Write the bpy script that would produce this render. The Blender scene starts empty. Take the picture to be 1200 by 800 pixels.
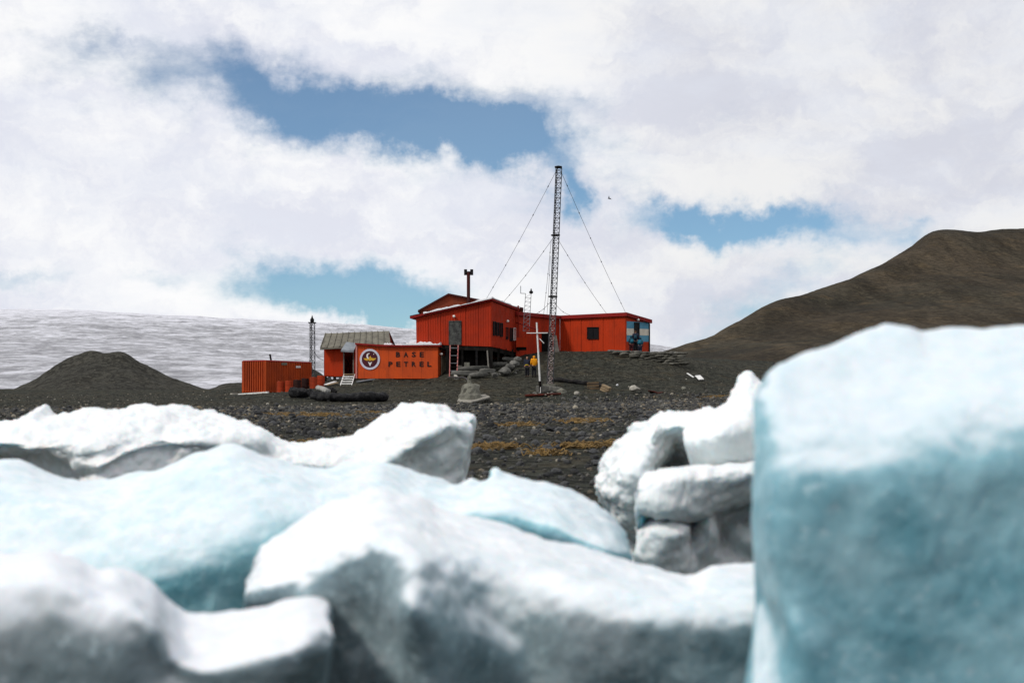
import bpy, bmesh, math, random
import numpy as np
from mathutils import Vector, Matrix

random.seed(7); RNG = np.random.default_rng(7)
SC = bpy.context.scene
COL = SC.collection

# ------------------------------------------------------------------ camera
F = 1700.0                      # focal length in pixels of a 1200 px wide frame
HOR = 475.0                     # eye level row
CZ = 1.2                        # eye height
cam = bpy.data.cameras.new('camera'); camo = bpy.data.objects.new('camera', cam); COL.objects.link(camo)
camo.location = (0, 0, CZ); camo.rotation_euler = (math.pi/2, 0, 0)
cam.sensor_width = 36; cam.lens = F/1200*36; cam.shift_y = (HOR-400)/1200
cam.clip_start = 0.05; cam.clip_end = 20000
cam.dof.use_dof = True; cam.dof.focus_distance = 108; cam.dof.aperture_fstop = 3.0
SC.camera = camo

# ------------------------------------------------------------------ light
SUN_EL, SUN_AZ = 46, -122       # azimuth from +Y (view direction), clockwise positive
el, az = math.radians(SUN_EL), math.radians(SUN_AZ)
sdir = Vector((math.sin(az)*math.cos(el), math.cos(az)*math.cos(el), math.sin(el)))
sl = bpy.data.lights.new('sun', 'SUN'); sl.energy = 2.1; sl.angle = math.radians(8); sl.color = (1, .96, .9)
so = bpy.data.objects.new('sun', sl); COL.objects.link(so)
so.rotation_euler = (-sdir).to_track_quat('-Z', 'Y').to_euler()
SC.view_settings.view_transform = 'Standard'; SC.view_settings.look = 'None'
SC.view_settings.exposure = 0.0; SC.view_settings.gamma = 1.0
SC.cycles.use_denoising = True
SC.cycles.max_bounces = 6; SC.cycles.diffuse_bounces = 3; SC.cycles.glossy_bounces = 2

# ------------------------------------------------------------------ node helper
class NT:
    def __init__(s, tree): s.t = tree; s.n = tree.nodes; s.l = tree.links
    def put(s, sock, v):
        if hasattr(v, 'is_linked') or isinstance(v, bpy.types.NodeSocket): s.l.new(v, sock)
        elif isinstance(v, (tuple, list)) and sock.type == 'RGBA' and len(v) == 3: sock.default_value = (*v, 1)
        else: sock.default_value = v
    def math(s, op, a, b=0.0, c=None, clamp=False):
        n = s.n.new('ShaderNodeMath'); n.operation = op; n.use_clamp = clamp
        s.put(n.inputs[0], a); s.put(n.inputs[1], b)
        if c is not None: s.put(n.inputs[2], c)
        return n.outputs[0]
    def vmath(s, op, a, b=(0, 0, 0)):
        n = s.n.new('ShaderNodeVectorMath'); n.operation = op
        s.put(n.inputs[0], a); s.put(n.inputs[1], b)
        return n.outputs['Value'] if op in ('DOT_PRODUCT', 'LENGTH') else n.outputs[0]
    def mapping(s, v, scale=(1, 1, 1), loc=(0, 0, 0), rot=(0, 0, 0)):
        n = s.n.new('ShaderNodeMapping'); s.put(n.inputs[0], v)
        n.inputs['Location'].default_value = loc; n.inputs['Rotation'].default_value = rot; n.inputs['Scale'].default_value = scale
        return n.outputs[0]
    def noise(s, v, scale, detail=4, rough=.55, dist=0, out=0):
        n = s.n.new('ShaderNodeTexNoise'); s.put(n.inputs['Vector'], v); n.inputs['Scale'].default_value = scale
        n.inputs['Detail'].default_value = detail; n.inputs['Roughness'].default_value = rough; n.inputs['Distortion'].default_value = dist
        return n.outputs[out]
    def voro(s, v, scale, feature='F1', out='Distance'):
        n = s.n.new('ShaderNodeTexVoronoi'); n.feature = feature; s.put(n.inputs['Vector'], v); n.inputs['Scale'].default_value = scale
        return n.outputs[out]
    def ramp(s, x, a, b, lo=0.0, hi=1.0):
        n = s.n.new('ShaderNodeMapRange'); n.interpolation_type = 'SMOOTHSTEP'; s.put(n.inputs[0], x)
        n.inputs[1].default_value = a; n.inputs[2].default_value = b; n.inputs[3].default_value = lo; n.inputs[4].default_value = hi
        return n.outputs[0]
    def mix(s, f, a, b):
        n = s.n.new('ShaderNodeMix'); n.data_type = 'RGBA'
        s.put(n.inputs[0], f); s.put(n.inputs[6], a); s.put(n.inputs[7], b)
        return n.outputs[2]
    def hsv(s, c, val):
        n = s.n.new('ShaderNodeHueSaturation'); s.put(n.inputs['Color'], c); s.put(n.inputs['Value'], val); return n.outputs[0]
    def coord(s, which='Object'):
        return s.n.new('ShaderNodeTexCoord').outputs[which]
    def bump(s, h, strength, dist=.02, normal=None):
        n = s.n.new('ShaderNodeBump'); s.put(n.inputs['Height'], h); n.inputs['Strength'].default_value = strength
        n.inputs['Distance'].default_value = dist
        if normal is not None: s.put(n.inputs['Normal'], normal)
        return n.outputs[0]

# ------------------------------------------------------------------ sky
world = bpy.data.worlds.new('World'); SC.world = world; world.use_nodes = True
W = NT(world.node_tree); W.n.clear()
sky = W.n.new('ShaderNodeTexSky'); sky.sky_type = 'NISHITA'; sky.sun_disc = False
sky.sun_elevation = el; sky.sun_rotation = az; sky.air_density = 1.0; sky.dust_density = .0; sky.ozone_density = 4.0; sky.altitude = 1500
SKY_STRENGTH = 0.082
d = W.coord('Generated')
wob = W.noise(d, 9.0, 6, .62, 0, out=1)
wob = W.vmath('SUBTRACT', wob, (.5, .5, .5))
dw = W.vmath('ADD', d, W.vmath('MULTIPLY', wob, (.12, .12, .085)))
wob2 = W.vmath('SUBTRACT', W.noise(d, 34.0, 5, .65, 0, out=1), (.5, .5, .5))
dw = W.vmath('ADD', dw, W.vmath('MULTIPLY', wob2, (.035, .035, .026)))
# openings in the cloud deck: (column, row, half length, half width, tilt down to the right in degrees, depth)
GAPS = [(300, 100, 190, 36, 4, .62), (480, 140, 140, 37, 9, 1.0), (600, 160, 110, 34, 10, 1.0), (684, 222, 22, 22, 35, .9), (700, 120, 60, 14, 5, .25), (120, 60, 90, 14, 0, .22),
        (820, 258, 80, 17, 6, .8), (925, 272, 80, 24, 4, .8), (400, 338, 120, 30, 6, 1.0), (455, 366, 90, 18, 8, .8),
        (0, 312, 46, 14, 0, .5), (850, 372, 70, 30, -20, .5), (1056, 266, 42, 14, 0, .45), (150, 325, 60, 10, 3, .25), (560, 90, 120, 14, 10, .2), (430, 130, 300, 66, 8, .30), (860, 268, 160, 34, 8, .28), (370, 345, 170, 36, 5, .25), (980, 330, 120, 30, -20, .2), (200, 200, 120, 12, 8, .15)]
tot = None
for gx, gy, L, wd, tilt, dep in GAPS:
    c = Vector(((gx-600)/F, 1, (HOR-gy)/F)).normalized()
    r = Vector((c.y, -c.x, 0)).normalized(); u = r.cross(c)
    t = math.radians(tilt); a = r*math.cos(t)-u*math.sin(t); b = r*math.sin(t)+u*math.cos(t)
    la, lb = L/F, wd/F
    q = W.math('ADD', W.math('POWER', W.math('ABSOLUTE', W.math('DIVIDE', W.vmath('DOT_PRODUCT', dw, tuple(a)), la)), 2.0),
               W.math('POWER', W.math('ABSOLUTE', W.math('DIVIDE', W.vmath('DOT_PRODUCT', dw, tuple(b)), lb)), 2.0))
    front = W.ramp(W.vmath('DOT_PRODUCT', d, tuple(c)), .6, .8)
    g = W.math('MULTIPLY', W.math('MULTIPLY', W.math('EXPONENT', W.math('MULTIPLY', q, -1.0)), dep), front)
    tot = g if tot is None else W.math('ADD', tot, g)
# elsewhere in the sky the broken cloud simply goes on
axis = Vector((0, 1, .13)).normalized()
away = W.ramp(W.vmath('DOT_PRODUCT', d, tuple(axis)), .90, .80)
gen = W.ramp(W.noise(W.vmath('MULTIPLY', dw, (1, 1, 2.2)), 2.6, 5, .55), .56, .68)
tot = W.math('ADD', tot, W.math('MULTIPLY', gen, away))
fine = W.noise(W.vmath('MULTIPLY', d, (1, 1, 2.0)), 22.0, 7, .6)
blue = W.ramp(W.math('ADD', tot, W.math('MULTIPLY', W.math('SUBTRACT', fine, .5), 1.1)), .10, 1.05)
shade = W.ramp(W.noise(W.vmath('MULTIPLY', dw, (1, 1, 2.3)), 6.5, 7, .60), .38, .60)
cl_col = W.mix(shade, (.76, .78, .87), (.985, .985, .99))
veil = W.ramp(W.noise(W.vmath('MULTIPLY', d, (1, 1, 3.0)), 13.0, 5, .6), .40, .68)
glow = W.ramp(W.vmath('DOT_PRODUCT', d, tuple(Vector(((230-600)/F, 1, (HOR-250)/F)).normalized())), .93, .995)
cl_col = W.mix(glow, W.hsv(cl_col, .885), cl_col)
cl_col = W.mix(W.math('MULTIPLY', veil, .35), cl_col, (.78, .82, .91))
bgs = W.n.new('ShaderNodeBackground'); W.put(bgs.inputs[0], W.vmath('MULTIPLY', sky.outputs[0], (.78, 1.05, 1.10))); bgs.inputs[1].default_value = SKY_STRENGTH
bgc = W.n.new('ShaderNodeBackground'); W.put(bgc.inputs[0], cl_col); bgc.inputs[1].default_value = 1.0
mx = W.n.new('ShaderNodeMixShader'); W.l.new(W.math('SUBTRACT', 1.0, W.math('MULTIPLY', blue, .9)), mx.inputs[0])
W.l.new(bgs.outputs[0], mx.inputs[1]); W.l.new(bgc.outputs[0], mx.inputs[2])
wo = W.n.new('ShaderNodeOutputWorld'); W.l.new(mx.outputs[0], wo.inputs[0])

# ------------------------------------------------------------------ numeric helpers
PERM = np.random.default_rng(3).permutation(512).astype(np.int64)
GRAD = np.random.default_rng(4).normal(size=(512, 3)); GRAD /= np.linalg.norm(GRAD, axis=1)[:, None]
def perlin(P):
    P = np.asarray(P, float); i = np.floor(P).astype(np.int64); f = P-i
    w = f*f*f*(f*(f*6-15)+10); out = 0
    for dx in (0, 1):
        for dy in (0, 1):
            for dz in (0, 1):
                h = PERM[(PERM[(PERM[(i[..., 0]+dx) & 511]+i[..., 1]+dy) & 511]+i[..., 2]+dz) & 511]
                g = GRAD[h]; o = f-np.array((dx, dy, dz))
                ww = (w[..., 0] if dx else 1-w[..., 0])*(w[..., 1] if dy else 1-w[..., 1])*(w[..., 2] if dz else 1-w[..., 2])
                out = out+ww*(g*o).sum(-1)
    return out
def fbm(P, octv=4, gain=.5):
    P = np.asarray(P, float); s = 0; a = 1
    for k in range(octv): s = s+a*perlin(P*(2**k)+k*17.3); a *= gain
    return s
def P(px, py, D): return Vector(((px-600)/F*D, D, CZ+(HOR-py)/F*D))
def PA(lst): return np.array([tuple(P(*q)) for q in lst])
def Xp(px, D): return (px-600)/F*D
def Zp(py, D): return CZ+(HOR-py)/F*D

def tag(o, label=None, cat=None, group=None, kind=None):
    if label: o['label'] = label
    if cat: o['category'] = cat
    if group: o['group'] = group
    if kind: o['kind'] = kind
    return o
def empty(name, loc, label=None, cat=None, group=None):
    o = bpy.data.objects.new(name, None); COL.objects.link(o); o.location = loc; o.empty_display_size = .3
    return tag(o, label, cat, group)
def origin(o):
    v = Vector((0, 0, 0))
    while o is not None: v = v+o.location; o = o.parent
    return v
def link(name, me, m=None, parent=None):
    o = bpy.data.objects.new(name, me); COL.objects.link(o)
    if m is not None and not me.materials: me.materials.append(m)
    if parent is not None: o.parent = parent
    return o
def np_mesh(name, V, Fc, smooth=True):
    """V (n,3), Fc (m,k) one face size, or a list of faces"""
    me = bpy.data.meshes.new(name)
    if isinstance(Fc, np.ndarray):
        k = Fc.shape[1]
        me.vertices.add(len(V)); me.vertices.foreach_set('co', np.ascontiguousarray(V, np.float32).ravel())
        me.loops.add(Fc.size); me.loops.foreach_set('vertex_index', np.ascontiguousarray(Fc, np.int32).ravel())
        me.polygons.add(len(Fc)); me.polygons.foreach_set('loop_start', np.arange(0, Fc.size, k, dtype=np.int32))
        me.polygons.foreach_set('loop_total', np.full(len(Fc), k, np.int32))
        me.update(calc_edges=True)
    else:
        me.from_pydata([tuple(v) for v in V], [], Fc); me.update()
    me.polygons.foreach_set('use_smooth', np.full(len(me.polygons), smooth, bool))
    return me

class MB:
    """collects boxes, bars, slabs in world space; build() links them as one mesh under a parent"""
    def __init__(s): s.v = []; s.f = []
    def add(s, vs, fs):
        n = len(s.v); s.v += [Vector(v) for v in vs]; s.f += [[i+n for i in f] for f in fs]; return s
    def prism(s, bot, top):
        n = len(bot)
        return s.add(list(bot)+list(top), [list(range(n))[::-1], list(range(n, 2*n))]+[[i, (i+1) % n, n+(i+1) % n, n+i] for i in range(n)])
    def plate(s, poly, thick, n=None):
        """planar polygon extruded by thick towards its normal (turned to the camera unless given)"""
        poly = [Vector(q) for q in poly]
        if n is None:
            n = Vector((0, 0, 0))
            for i in range(len(poly)): n += (poly[i]-poly[0]).cross(poly[(i+1) % len(poly)]-poly[0])
            n.normalize()
            if n.dot(Vector((0, 0, CZ))-poly[0]) < 0: n = -n
        n = Vector(n).normalized()
        return s.prism([q-n*thick*.0 for q in poly], [q+n*thick for q in poly])
    def box(s, c, sx, sy, sz, rz=0, rx=0, ry=0):
        R = Matrix.Rotation(rz, 3, 'Z') @ Matrix.Rotation(ry, 3, 'Y') @ Matrix.Rotation(rx, 3, 'X'); c = Vector(c)
        b = [c+R @ Vector((x*sx/2, y*sy/2, -sz/2)) for x, y in ((-1, -1), (1, -1), (1, 1), (-1, 1))]
        t = [c+R @ Vector((x*sx/2, y*sy/2, sz/2)) for x, y in ((-1, -1), (1, -1), (1, 1), (-1, 1))]
        return s.prism(b, t)
    def bar(s, a, b, r, n=6, r2=None):
        a, b = Vector(a), Vector(b); w = (b-a)
        if w.length < 1e-6: return s
        w.normalize(); u = w.cross(Vector((0, 0, 1)) if abs(w.z) < .9 else Vector((1, 0, 0))).normalized(); v = w.cross(u)
        r2 = r if r2 is None else r2
        A = [a+(u*math.cos(2*math.pi*k/n)+v*math.sin(2*math.pi*k/n))*r for k in range(n)]
        B = [b+(u*math.cos(2*math.pi*k/n)+v*math.sin(2*math.pi*k/n))*r2 for k in range(n)]
        return s.prism(A, B)
    def lathe(s, c, prof, n=16):
        c = Vector(c); k0 = len(prof); vs = []; fs = []
        for r, z in prof:
            for k in range(n): vs.append(c+Vector((r*math.cos(2*math.pi*k/n), r*math.sin(2*math.pi*k/n), z)))
        for j in range(k0-1):
            for k in range(n): fs.append([j*n+k, j*n+(k+1) % n, (j+1)*n+(k+1) % n, (j+1)*n+k])
        fs.append(list(range(n))[::-1]); fs.append([(k0-1)*n+k for k in range(n)])
        return s.add(vs, fs)
    def build(s, name, m, parent=None, bevel=0, smooth=False, kind=None, label=None):
        off = origin(parent) if parent is not None else Vector((0, 0, 0))
        me = bpy.data.meshes.new(name); me.from_pydata([tuple(v-off) for v in s.v], [], s.f)
        bm = bmesh.new(); bm.from_mesh(me); bmesh.ops.recalc_face_normals(bm, faces=bm.faces)
        if bevel: bmesh.ops.bevel(bm, geom=list(bm.edges), offset=bevel, segments=1, affect='EDGES', clamp_overlap=True)
        bm.to_mesh(me); bm.free(); me.update()
        if smooth: me.polygons.foreach_set('use_smooth', np.ones(len(me.polygons), bool))
        o = link(name, me, m, parent)
        if kind: o['kind'] = kind
        if label: o['label'] = label
        return o
def top_mesh(o, base=None):
    """put the origin of a top-level mesh object at its base"""
    vs = o.data.vertices; n = len(vs); co = np.zeros(n*3, np.float32); vs.foreach_get('co', co); co = co.reshape(-1, 3)
    c = np.array([co[:, 0].mean(), co[:, 1].mean(), co[:, 2].min()]) if base is None else np.array(base)
    co -= c; vs.foreach_set('co', co.ravel()); o.data.update(); o.location = c
    return o
def copy_tree(o, parent=None):
    c = o.copy(); COL.objects.link(c)
    if parent is not None: c.parent = parent
    for ch in list(o.children): copy_tree(ch, c)
    return c

def ribbed(name, bl, br, tr, tl, m, parent, pitch=.25, depth=.03, thick=.06, flip=False):
    """sheet of corrugated cladding between four corners, ribs proud of it, seen side towards the camera"""
    bl, br, tr, tl = map(Vector, (bl, br, tr, tl))
    n = (br-bl).cross(tl-bl).normalized()
    if n.dot(Vector((0, 0, CZ))-bl) < 0: n = -n
    if flip: n = -n
    L = (br-bl).length; k = max(1, round(L/pitch)); st = []
    for i in range(k):
        for f, h in ((0, 0), (.42, 0), (.5, 1), (.86, 1), (.94, 0)): st.append(((i+f)/k, h))
    st.append((1, 0)); vs = []; fs = []
    for t, h in st:
        for (a, b) in ((bl, br), (tl, tr)): vs.append(a.lerp(b, t)+n*(h*depth))
    m0 = len(st)
    for i in range(m0-1): fs.append([2*i, 2*i+2, 2*i+3, 2*i+1])
    o = len(vs)
    for q in (bl, br, tr, tl): vs.append(q-n*thick)
    fs += [[o, o+1, o+2, o+3], [o, o+3, 1, 0], [o+1, 2*m0-2, 2*m0-1, o+2], [o]+[2*i for i in range(m0)]+[o+1], [o+3]+[2*i+1 for i in range(m0)]+[o+2]]
    b = MB(); b.add(vs, fs)
    return b.build(name, m, parent)
def cladding(bl, br, tr, tl, n, m, parent, name='cladding_sheet', **k):
    """a wall of n sheets side by side, each its own part, laps 4 mm proud by turns"""
    bl, br, tr, tl = map(Vector, (bl, br, tr, tl))
    nn = (br-bl).cross(tl-bl).normalized()
    if nn.dot(Vector((0, 0, CZ))-bl) < 0: nn = -nn
    for i in range(n):
        a, b = i/n, (i+1)/n-.004
        o = nn*(.012*(i % 2)+random.uniform(0, .008))
        ribbed(name, bl.lerp(br, a)+o, bl.lerp(br, b)+o, tl.lerp(tr, b)+o, tl.lerp(tr, a)+o, m, parent, **k)

def resample(pts, m):
    pts = np.asarray(pts, float); seg = np.linalg.norm(np.diff(pts, axis=0), axis=1); s = np.r_[0, np.cumsum(seg)]; s /= s[-1]
    t = np.linspace(0, 1, m); return hermite(s, pts, t)
def hermite(s, pts, t):
    n = len(pts); T = np.zeros_like(pts)
    ds = np.diff(s)[:, None]; sl_ = np.diff(pts, axis=0)/np.maximum(ds, 1e-9)
    T[0] = sl_[0]; T[-1] = sl_[-1]
    if n > 2: T[1:-1] = (sl_[:-1]*ds[1:]+sl_[1:]*ds[:-1])/(ds[:-1]+ds[1:])
    i = np.clip(np.searchsorted(s, t, side='right')-1, 0, n-2); h = (s[i+1]-s[i]); w = ((t-s[i])/h)[:, None]; h = h[:, None]
    return (2*w**3-3*w**2+1)*pts[i]+(w**3-2*w**2+w)*h*T[i]+(-2*w**3+3*w**2)*pts[i+1]+(w**3-w**2)*h*T[i+1]
def grid_normals(G, closed_v):
    du = np.gradient(G, axis=1)
    dv = (np.roll(G, -1, 0)-np.roll(G, 1, 0)) if closed_v else np.gradient(G, axis=0)
    n = np.cross(du, dv); n /= np.maximum(np.linalg.norm(n, axis=-1, keepdims=True), 1e-12)
    return n
def grid_faces(nv, nu, closed_v):
    idx = np.arange(nv*nu).reshape(nv, nu)
    a = idx if closed_v else idx[:-1]; b = np.roll(idx, -1, 0) if closed_v else idx[1:]
    return np.stack([a[:, :-1], a[:, 1:], b[:, 1:], b[:, :-1]], -1).reshape(-1, 4)
def loft(curves, nu, nv, closed=False):
    """surface through world-space curves (each resampled to nu), nv rows across"""
    K = np.array([resample(c, nu) for c in curves])
    if closed: K = np.concatenate([K, K[:1]])
    gap = np.linalg.norm(np.diff(K, axis=0), axis=2).mean(1); s = np.r_[0, np.cumsum(gap)]; s /= s[-1]
    if closed:                                     # periodic: pad both sides, sample the middle
        Kp = np.concatenate([K[-3:-1], K, K[1:3]]); g2 = np.r_[gap[-2:], gap, gap[:2]]; s2 = np.r_[0, np.cumsum(g2)]
        lo, hi = s2[2], s2[2+len(K)-1]
        t = np.linspace(lo, hi, nv, endpoint=False)
        G = hermite(s2, Kp.reshape(len(Kp), -1), t).reshape(nv, nu, 3)
    else:
        G = hermite(s, K.reshape(len(K), -1), np.linspace(0, 1, nv)).reshape(nv, nu, 3)
    return G

# ------------------------------------------------------------------ materials
def new_mat(name):
    m = bpy.data.materials.new(name); m.use_nodes = True; t = NT(m.node_tree); b = t.n['Principled BSDF']; return m, t, b
def surf(name, col, col2=None, rough=.8, scale=2.5, metal=0.0, bump=.15, bscale=30, lo=.4, hi=.65, coord='Object', stretch=(1, 1, 1), spec=.15, rnd=0.0, dirt=None):
    """plain procedural surface: two tones mottled by noise, fine relief, optional dirt colour in patches"""
    m, t, b = new_mat(name); c = t.mapping(t.coord(coord), stretch)
    col2 = col2 or tuple(x*.72 for x in col)
    f = t.ramp(t.noise(c, scale, 6, .6), lo, hi)
    k = t.mix(f, col, col2)
    if dirt: k = t.mix(t.ramp(t.noise(c, scale*2.7, 7, .68), .54, .70), k, dirt)
    if rnd:
        oi = t.n.new('ShaderNodeObjectInfo').outputs['Random']
        k = t.hsv(k, t.math('ADD', 1-rnd/2, t.math('MULTIPLY', oi, rnd)))
    t.put(b.inputs['Base Color'], k); b.inputs['Roughness'].default_value = rough; b.inputs['Metallic'].default_value = metal
    b.inputs['Specular IOR Level'].default_value = spec
    if bump: t.put(b.inputs['Normal'], t.bump(t.noise(c, bscale, 5, .65), bump, .03))
    return m
def painted(name, col, worn, rust=(.09, .03, .015), amount=.5):
    """weathered paint: faded patches, vertical run marks, rust blooms"""
    m, t, b = new_mat(name); c = t.coord('Object')
    k = t.mix(t.ramp(t.noise(c, .8, 5, .6), .35, .7), col, worn)
    run = t.noise(t.mapping(c, (5, 5, .28)), 1.0, 6, .65)
    k = t.mix(t.math('MULTIPLY', t.ramp(run, .50, .75), .55*amount), k, rust)
    bl = t.noise(c, 3.4, 8, .7)
    k = t.mix(t.math('MULTIPLY', t.ramp(bl, .60, .74), .8*amount), k, rust)
    pale = t.noise(t.mapping(c, (7, 7, .8), (3, 1, 5)), 1.0, 6, .6)
    k = t.mix(t.math('MULTIPLY', t.ramp(pale, .6, .8), .25*amount), k, tuple(min(1, x*1.5+.06) for x in worn))
    t.put(b.inputs['Base Color'], k); t.put(b.inputs['Roughness'], t.ramp(bl, .3, .7, .5, .85)); b.inputs['Specular IOR Level'].default_value = .08
    t.put(b.inputs['Normal'], t.bump(t.noise(c, 14, 5, .6), .12, .03))
    return m
M = {}
M['red'] = painted('orange_red_paint', (.48, .040, .009), (.39, .036, .010), amount=.75)
M['sign_red'] = painted('orange_paint', (.57, .078, .016), (.46, .066, .018), amount=.8)
M['main_red'] = painted('deep_red_paint', (.40, .032, .010), (.30, .028, .011), amount=.8)
M['dark_red'] = painted('dark_red_paint', (.24, .022, .012), (.2, .02, .012))  # darker red for gables, one side wall and a downpipe
M['trim_red'] = painted('maroon_trim', (.26, .018, .016), (.20, .016, .014), amount=.3)
M['brown_red'] = painted('brown_red_cladding', (.25, .055, .02), (.2, .05, .025))
M['cont_red'] = painted('container_paint', (.42, .066, .016), (.33, .055, .018), amount=.9)
M['drum_red'] = painted('drum_paint', (.36, .045, .014), (.26, .035, .014), amount=.9)
M['drum_dark'] = painted('drum_soot', (.035, .014, .012), (.02, .012, .012))
M['tin'] = surf('weathered_tin', (.185, .172, .135), (.12, .11, .09), .6, 1.6, .1, .1, dirt=(.10, .075, .05))
M['galv'] = surf('galvanised_steel', (.30, .31, .32), (.2, .2, .21), .45, 3, .5)
M['tin_blue'] = surf('grey_blue_sheet', (.26, .28, .30), (.18, .2, .22), .5, 2, .2)
M['black'] = surf('black_steel', (.010, .010, .011), (.02, .018, .017), .6, 5, spec=.06)
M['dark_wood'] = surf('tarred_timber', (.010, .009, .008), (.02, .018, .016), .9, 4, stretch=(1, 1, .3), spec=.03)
M['grey_wood'] = surf('weathered_timber', (.20, .185, .16), (.12, .11, .1), .85, 3, stretch=(.3, 1, 2), dirt=(.07, .06, .05))
M['tan_wood'] = surf('tan_timber', (.34, .25, .15), (.22, .16, .1), .8, 3, stretch=(.4, 1, 2))
M['white'] = surf('white_paint', (.78, .77, .74), (.66, .65, .62), .6, 5, dirt=(.45, .42, .38))
M['pink_rail'] = painted('faded_rail_paint', (.45, .14, .13), (.5, .25, .22), amount=.4)
M['glass'] = surf('dark_glass', (.012, .014, .016), (.016, .016, .018), .25, 3, 0, 0, spec=.12)
M['grey_door'] = surf('weathered_door', (.075, .078, .072), (.03, .03, .03), .8, 2.4, dirt=(.15, .15, .14))
M['beige_door'] = surf('beige_door', (.26, .20, .14), (.18, .14, .1), .8, 2)
M['concrete'] = surf('old_concrete', (.19, .185, .15), (.12, .115, .095), .9, 3, bump=.4, bscale=14, dirt=(.09, .09, .07))
M['slab'] = surf('grey_stone_slab', (.145, .14, .125), (.08, .08, .072), .9, 2, bump=.5, bscale=10, rnd=.6, dirt=(.045, .045, .04))
M['wall_stone'] = surf('dark_wall_stone', (.115, .11, .09), (.055, .053, .045), .9, 2, bump=.5, bscale=10, rnd=.9)
M['cobble'] = surf('cobble', (.052, .053, .055), (.030, .031, .032), .75, 5, bump=.35, bscale=22, rnd=1.2, dirt=(.07, .06, .042))
M['pale_stone'] = surf('pale_stone', (.36, .34, .29), (.24, .22, .19), .85, 3, bump=.4, bscale=14, rnd=.5)
M['tarp'] = surf('black_tarpaulin', (.009, .009, .010), (.02, .02, .021), .6, 3, bump=.5, bscale=5, spec=.1, dirt=(.05, .047, .04))
M['canvas'] = surf('grey_canvas', (.36, .35, .32), (.25, .25, .23), .8, 3)
M['kelp'] = surf('dry_seaweed', (.27, .17, .06), (.12, .08, .035), .7, 6, bump=.3, dirt=(.10, .06, .03))
M['rust_plate'] = surf('rusty_plate', (.10, .022, .014), (.05, .02, .015), .9, 3, bump=.3)
M['snow'] = surf('snow', (.88, .87, .89), (.78, .8, .83), .7, 4, bump=.3)
M['emblem_ring'] = surf('emblem_ring', (.60, .60, .68), (.5, .5, .6), .6, 6)
M['emblem_dark'] = surf('emblem_maroon', (.085, .014, .022), (.05, .012, .02), .6, 4)
M['emblem_gold'] = surf('emblem_gold', (.62, .36, .03), (.5, .28, .03), .6, 5)
M['letter'] = surf('letter_black', (.02, .012, .012), (.035, .015, .012), .6, 5)
M['flag_blue'] = surf('flag_blue', (.10, .30, .42), (.08, .25, .36), .7, 2, dirt=(.2, .33, .4))
M['flag_white'] = surf('flag_white', (.72, .66, .54), (.62, .55, .45), .7, 2)
M['lamp_white'] = surf('lamp_white', (.85, .83, .76), (.8, .78, .7), .3, 5, bump=0)
M['mast'] = surf('mast_steel', (.045, .05, .055), (.08, .08, .085), .5, 4, .3)
M['mast_white'] = surf('mast_white', (.42, .37, .36), (.3, .18, .17), .6, 4)
M['wire'] = surf('guy_wire', (.05, .055, .06), (.07, .07, .08), .6, 4, bump=0)
M['dark'] = surf('interior_shade', (.008, .008, .008), (.012, .011, .011), .9, 3, spec=.02)

def ground_mat(name, a, b_, c_, sc=1.0, bmp=.75, runs=False, con=1.0):
    m, t, b = new_mat(name); c = t.coord('Object')
    k = t.mix(t.ramp(t.noise(c, .08*sc, 5, .6), .35, .65), a, b_)
    k = t.mix(t.ramp(t.noise(c, .6*sc, 6, .65), .48, .7), k, c_)
    v = t.voro(c, 4.5*sc, out='Color'); sep = t.n.new('ShaderNodeSeparateColor'); t.put(sep.inputs[0], v)
    k = t.hsv(k, t.ramp(sep.outputs[0], 0, 1, 1-.5*con, 1+.6*con))
    k = t.hsv(k, t.ramp(t.noise(c, 13*sc, 4, .7), .3, .7, 1-.4*con, 1+.45*con))
    pale = t.ramp(t.noise(c, 5.5*sc, 3, .5), .71, .76)
    k = t.mix(t.math('MULTIPLY', pale, .7), k, (.2, .18, .14))
    if runs:                        # scree runs down the slope
        rn = t.noise(t.mapping(c, (.10, .016, .016)), 2.0, 7, .65, .5); k = t.hsv(k, t.ramp(rn, .32, .68, .62, 1.3))
        k = t.mix(t.math('MULTIPLY', t.ramp(t.noise(c, .035, 6, .65), .54, .64), .55), k, (.024, .022, .018))
    t.put(b.inputs['Base Color'], k); b.inputs['Roughness'].default_value = .92; b.inputs['Specular IOR Level'].default_value = .06
    h = t.math('ADD', t.voro(c, 4.5*sc), t.math('MULTIPLY', t.noise(c, 9*sc, 6, .7), 1.3))
    t.put(b.inputs['Normal'], t.bump(h, bmp, .10/sc))
    return m
M['ground'] = ground_mat('gravel_ground', (.036, .035, .027), (.027, .029, .023), (.047, .040, .026))
M['hill'] = ground_mat('scree_hill', (.046, .036, .024), (.034, .030, .021), (.060, .045, .027), .42, .4, True, .55)
M['mound'] = ground_mat('gravel_mound', (.044, .042, .034), (.036, .035, .030), (.05, .047, .038), .5, .6, False, .7)

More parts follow.
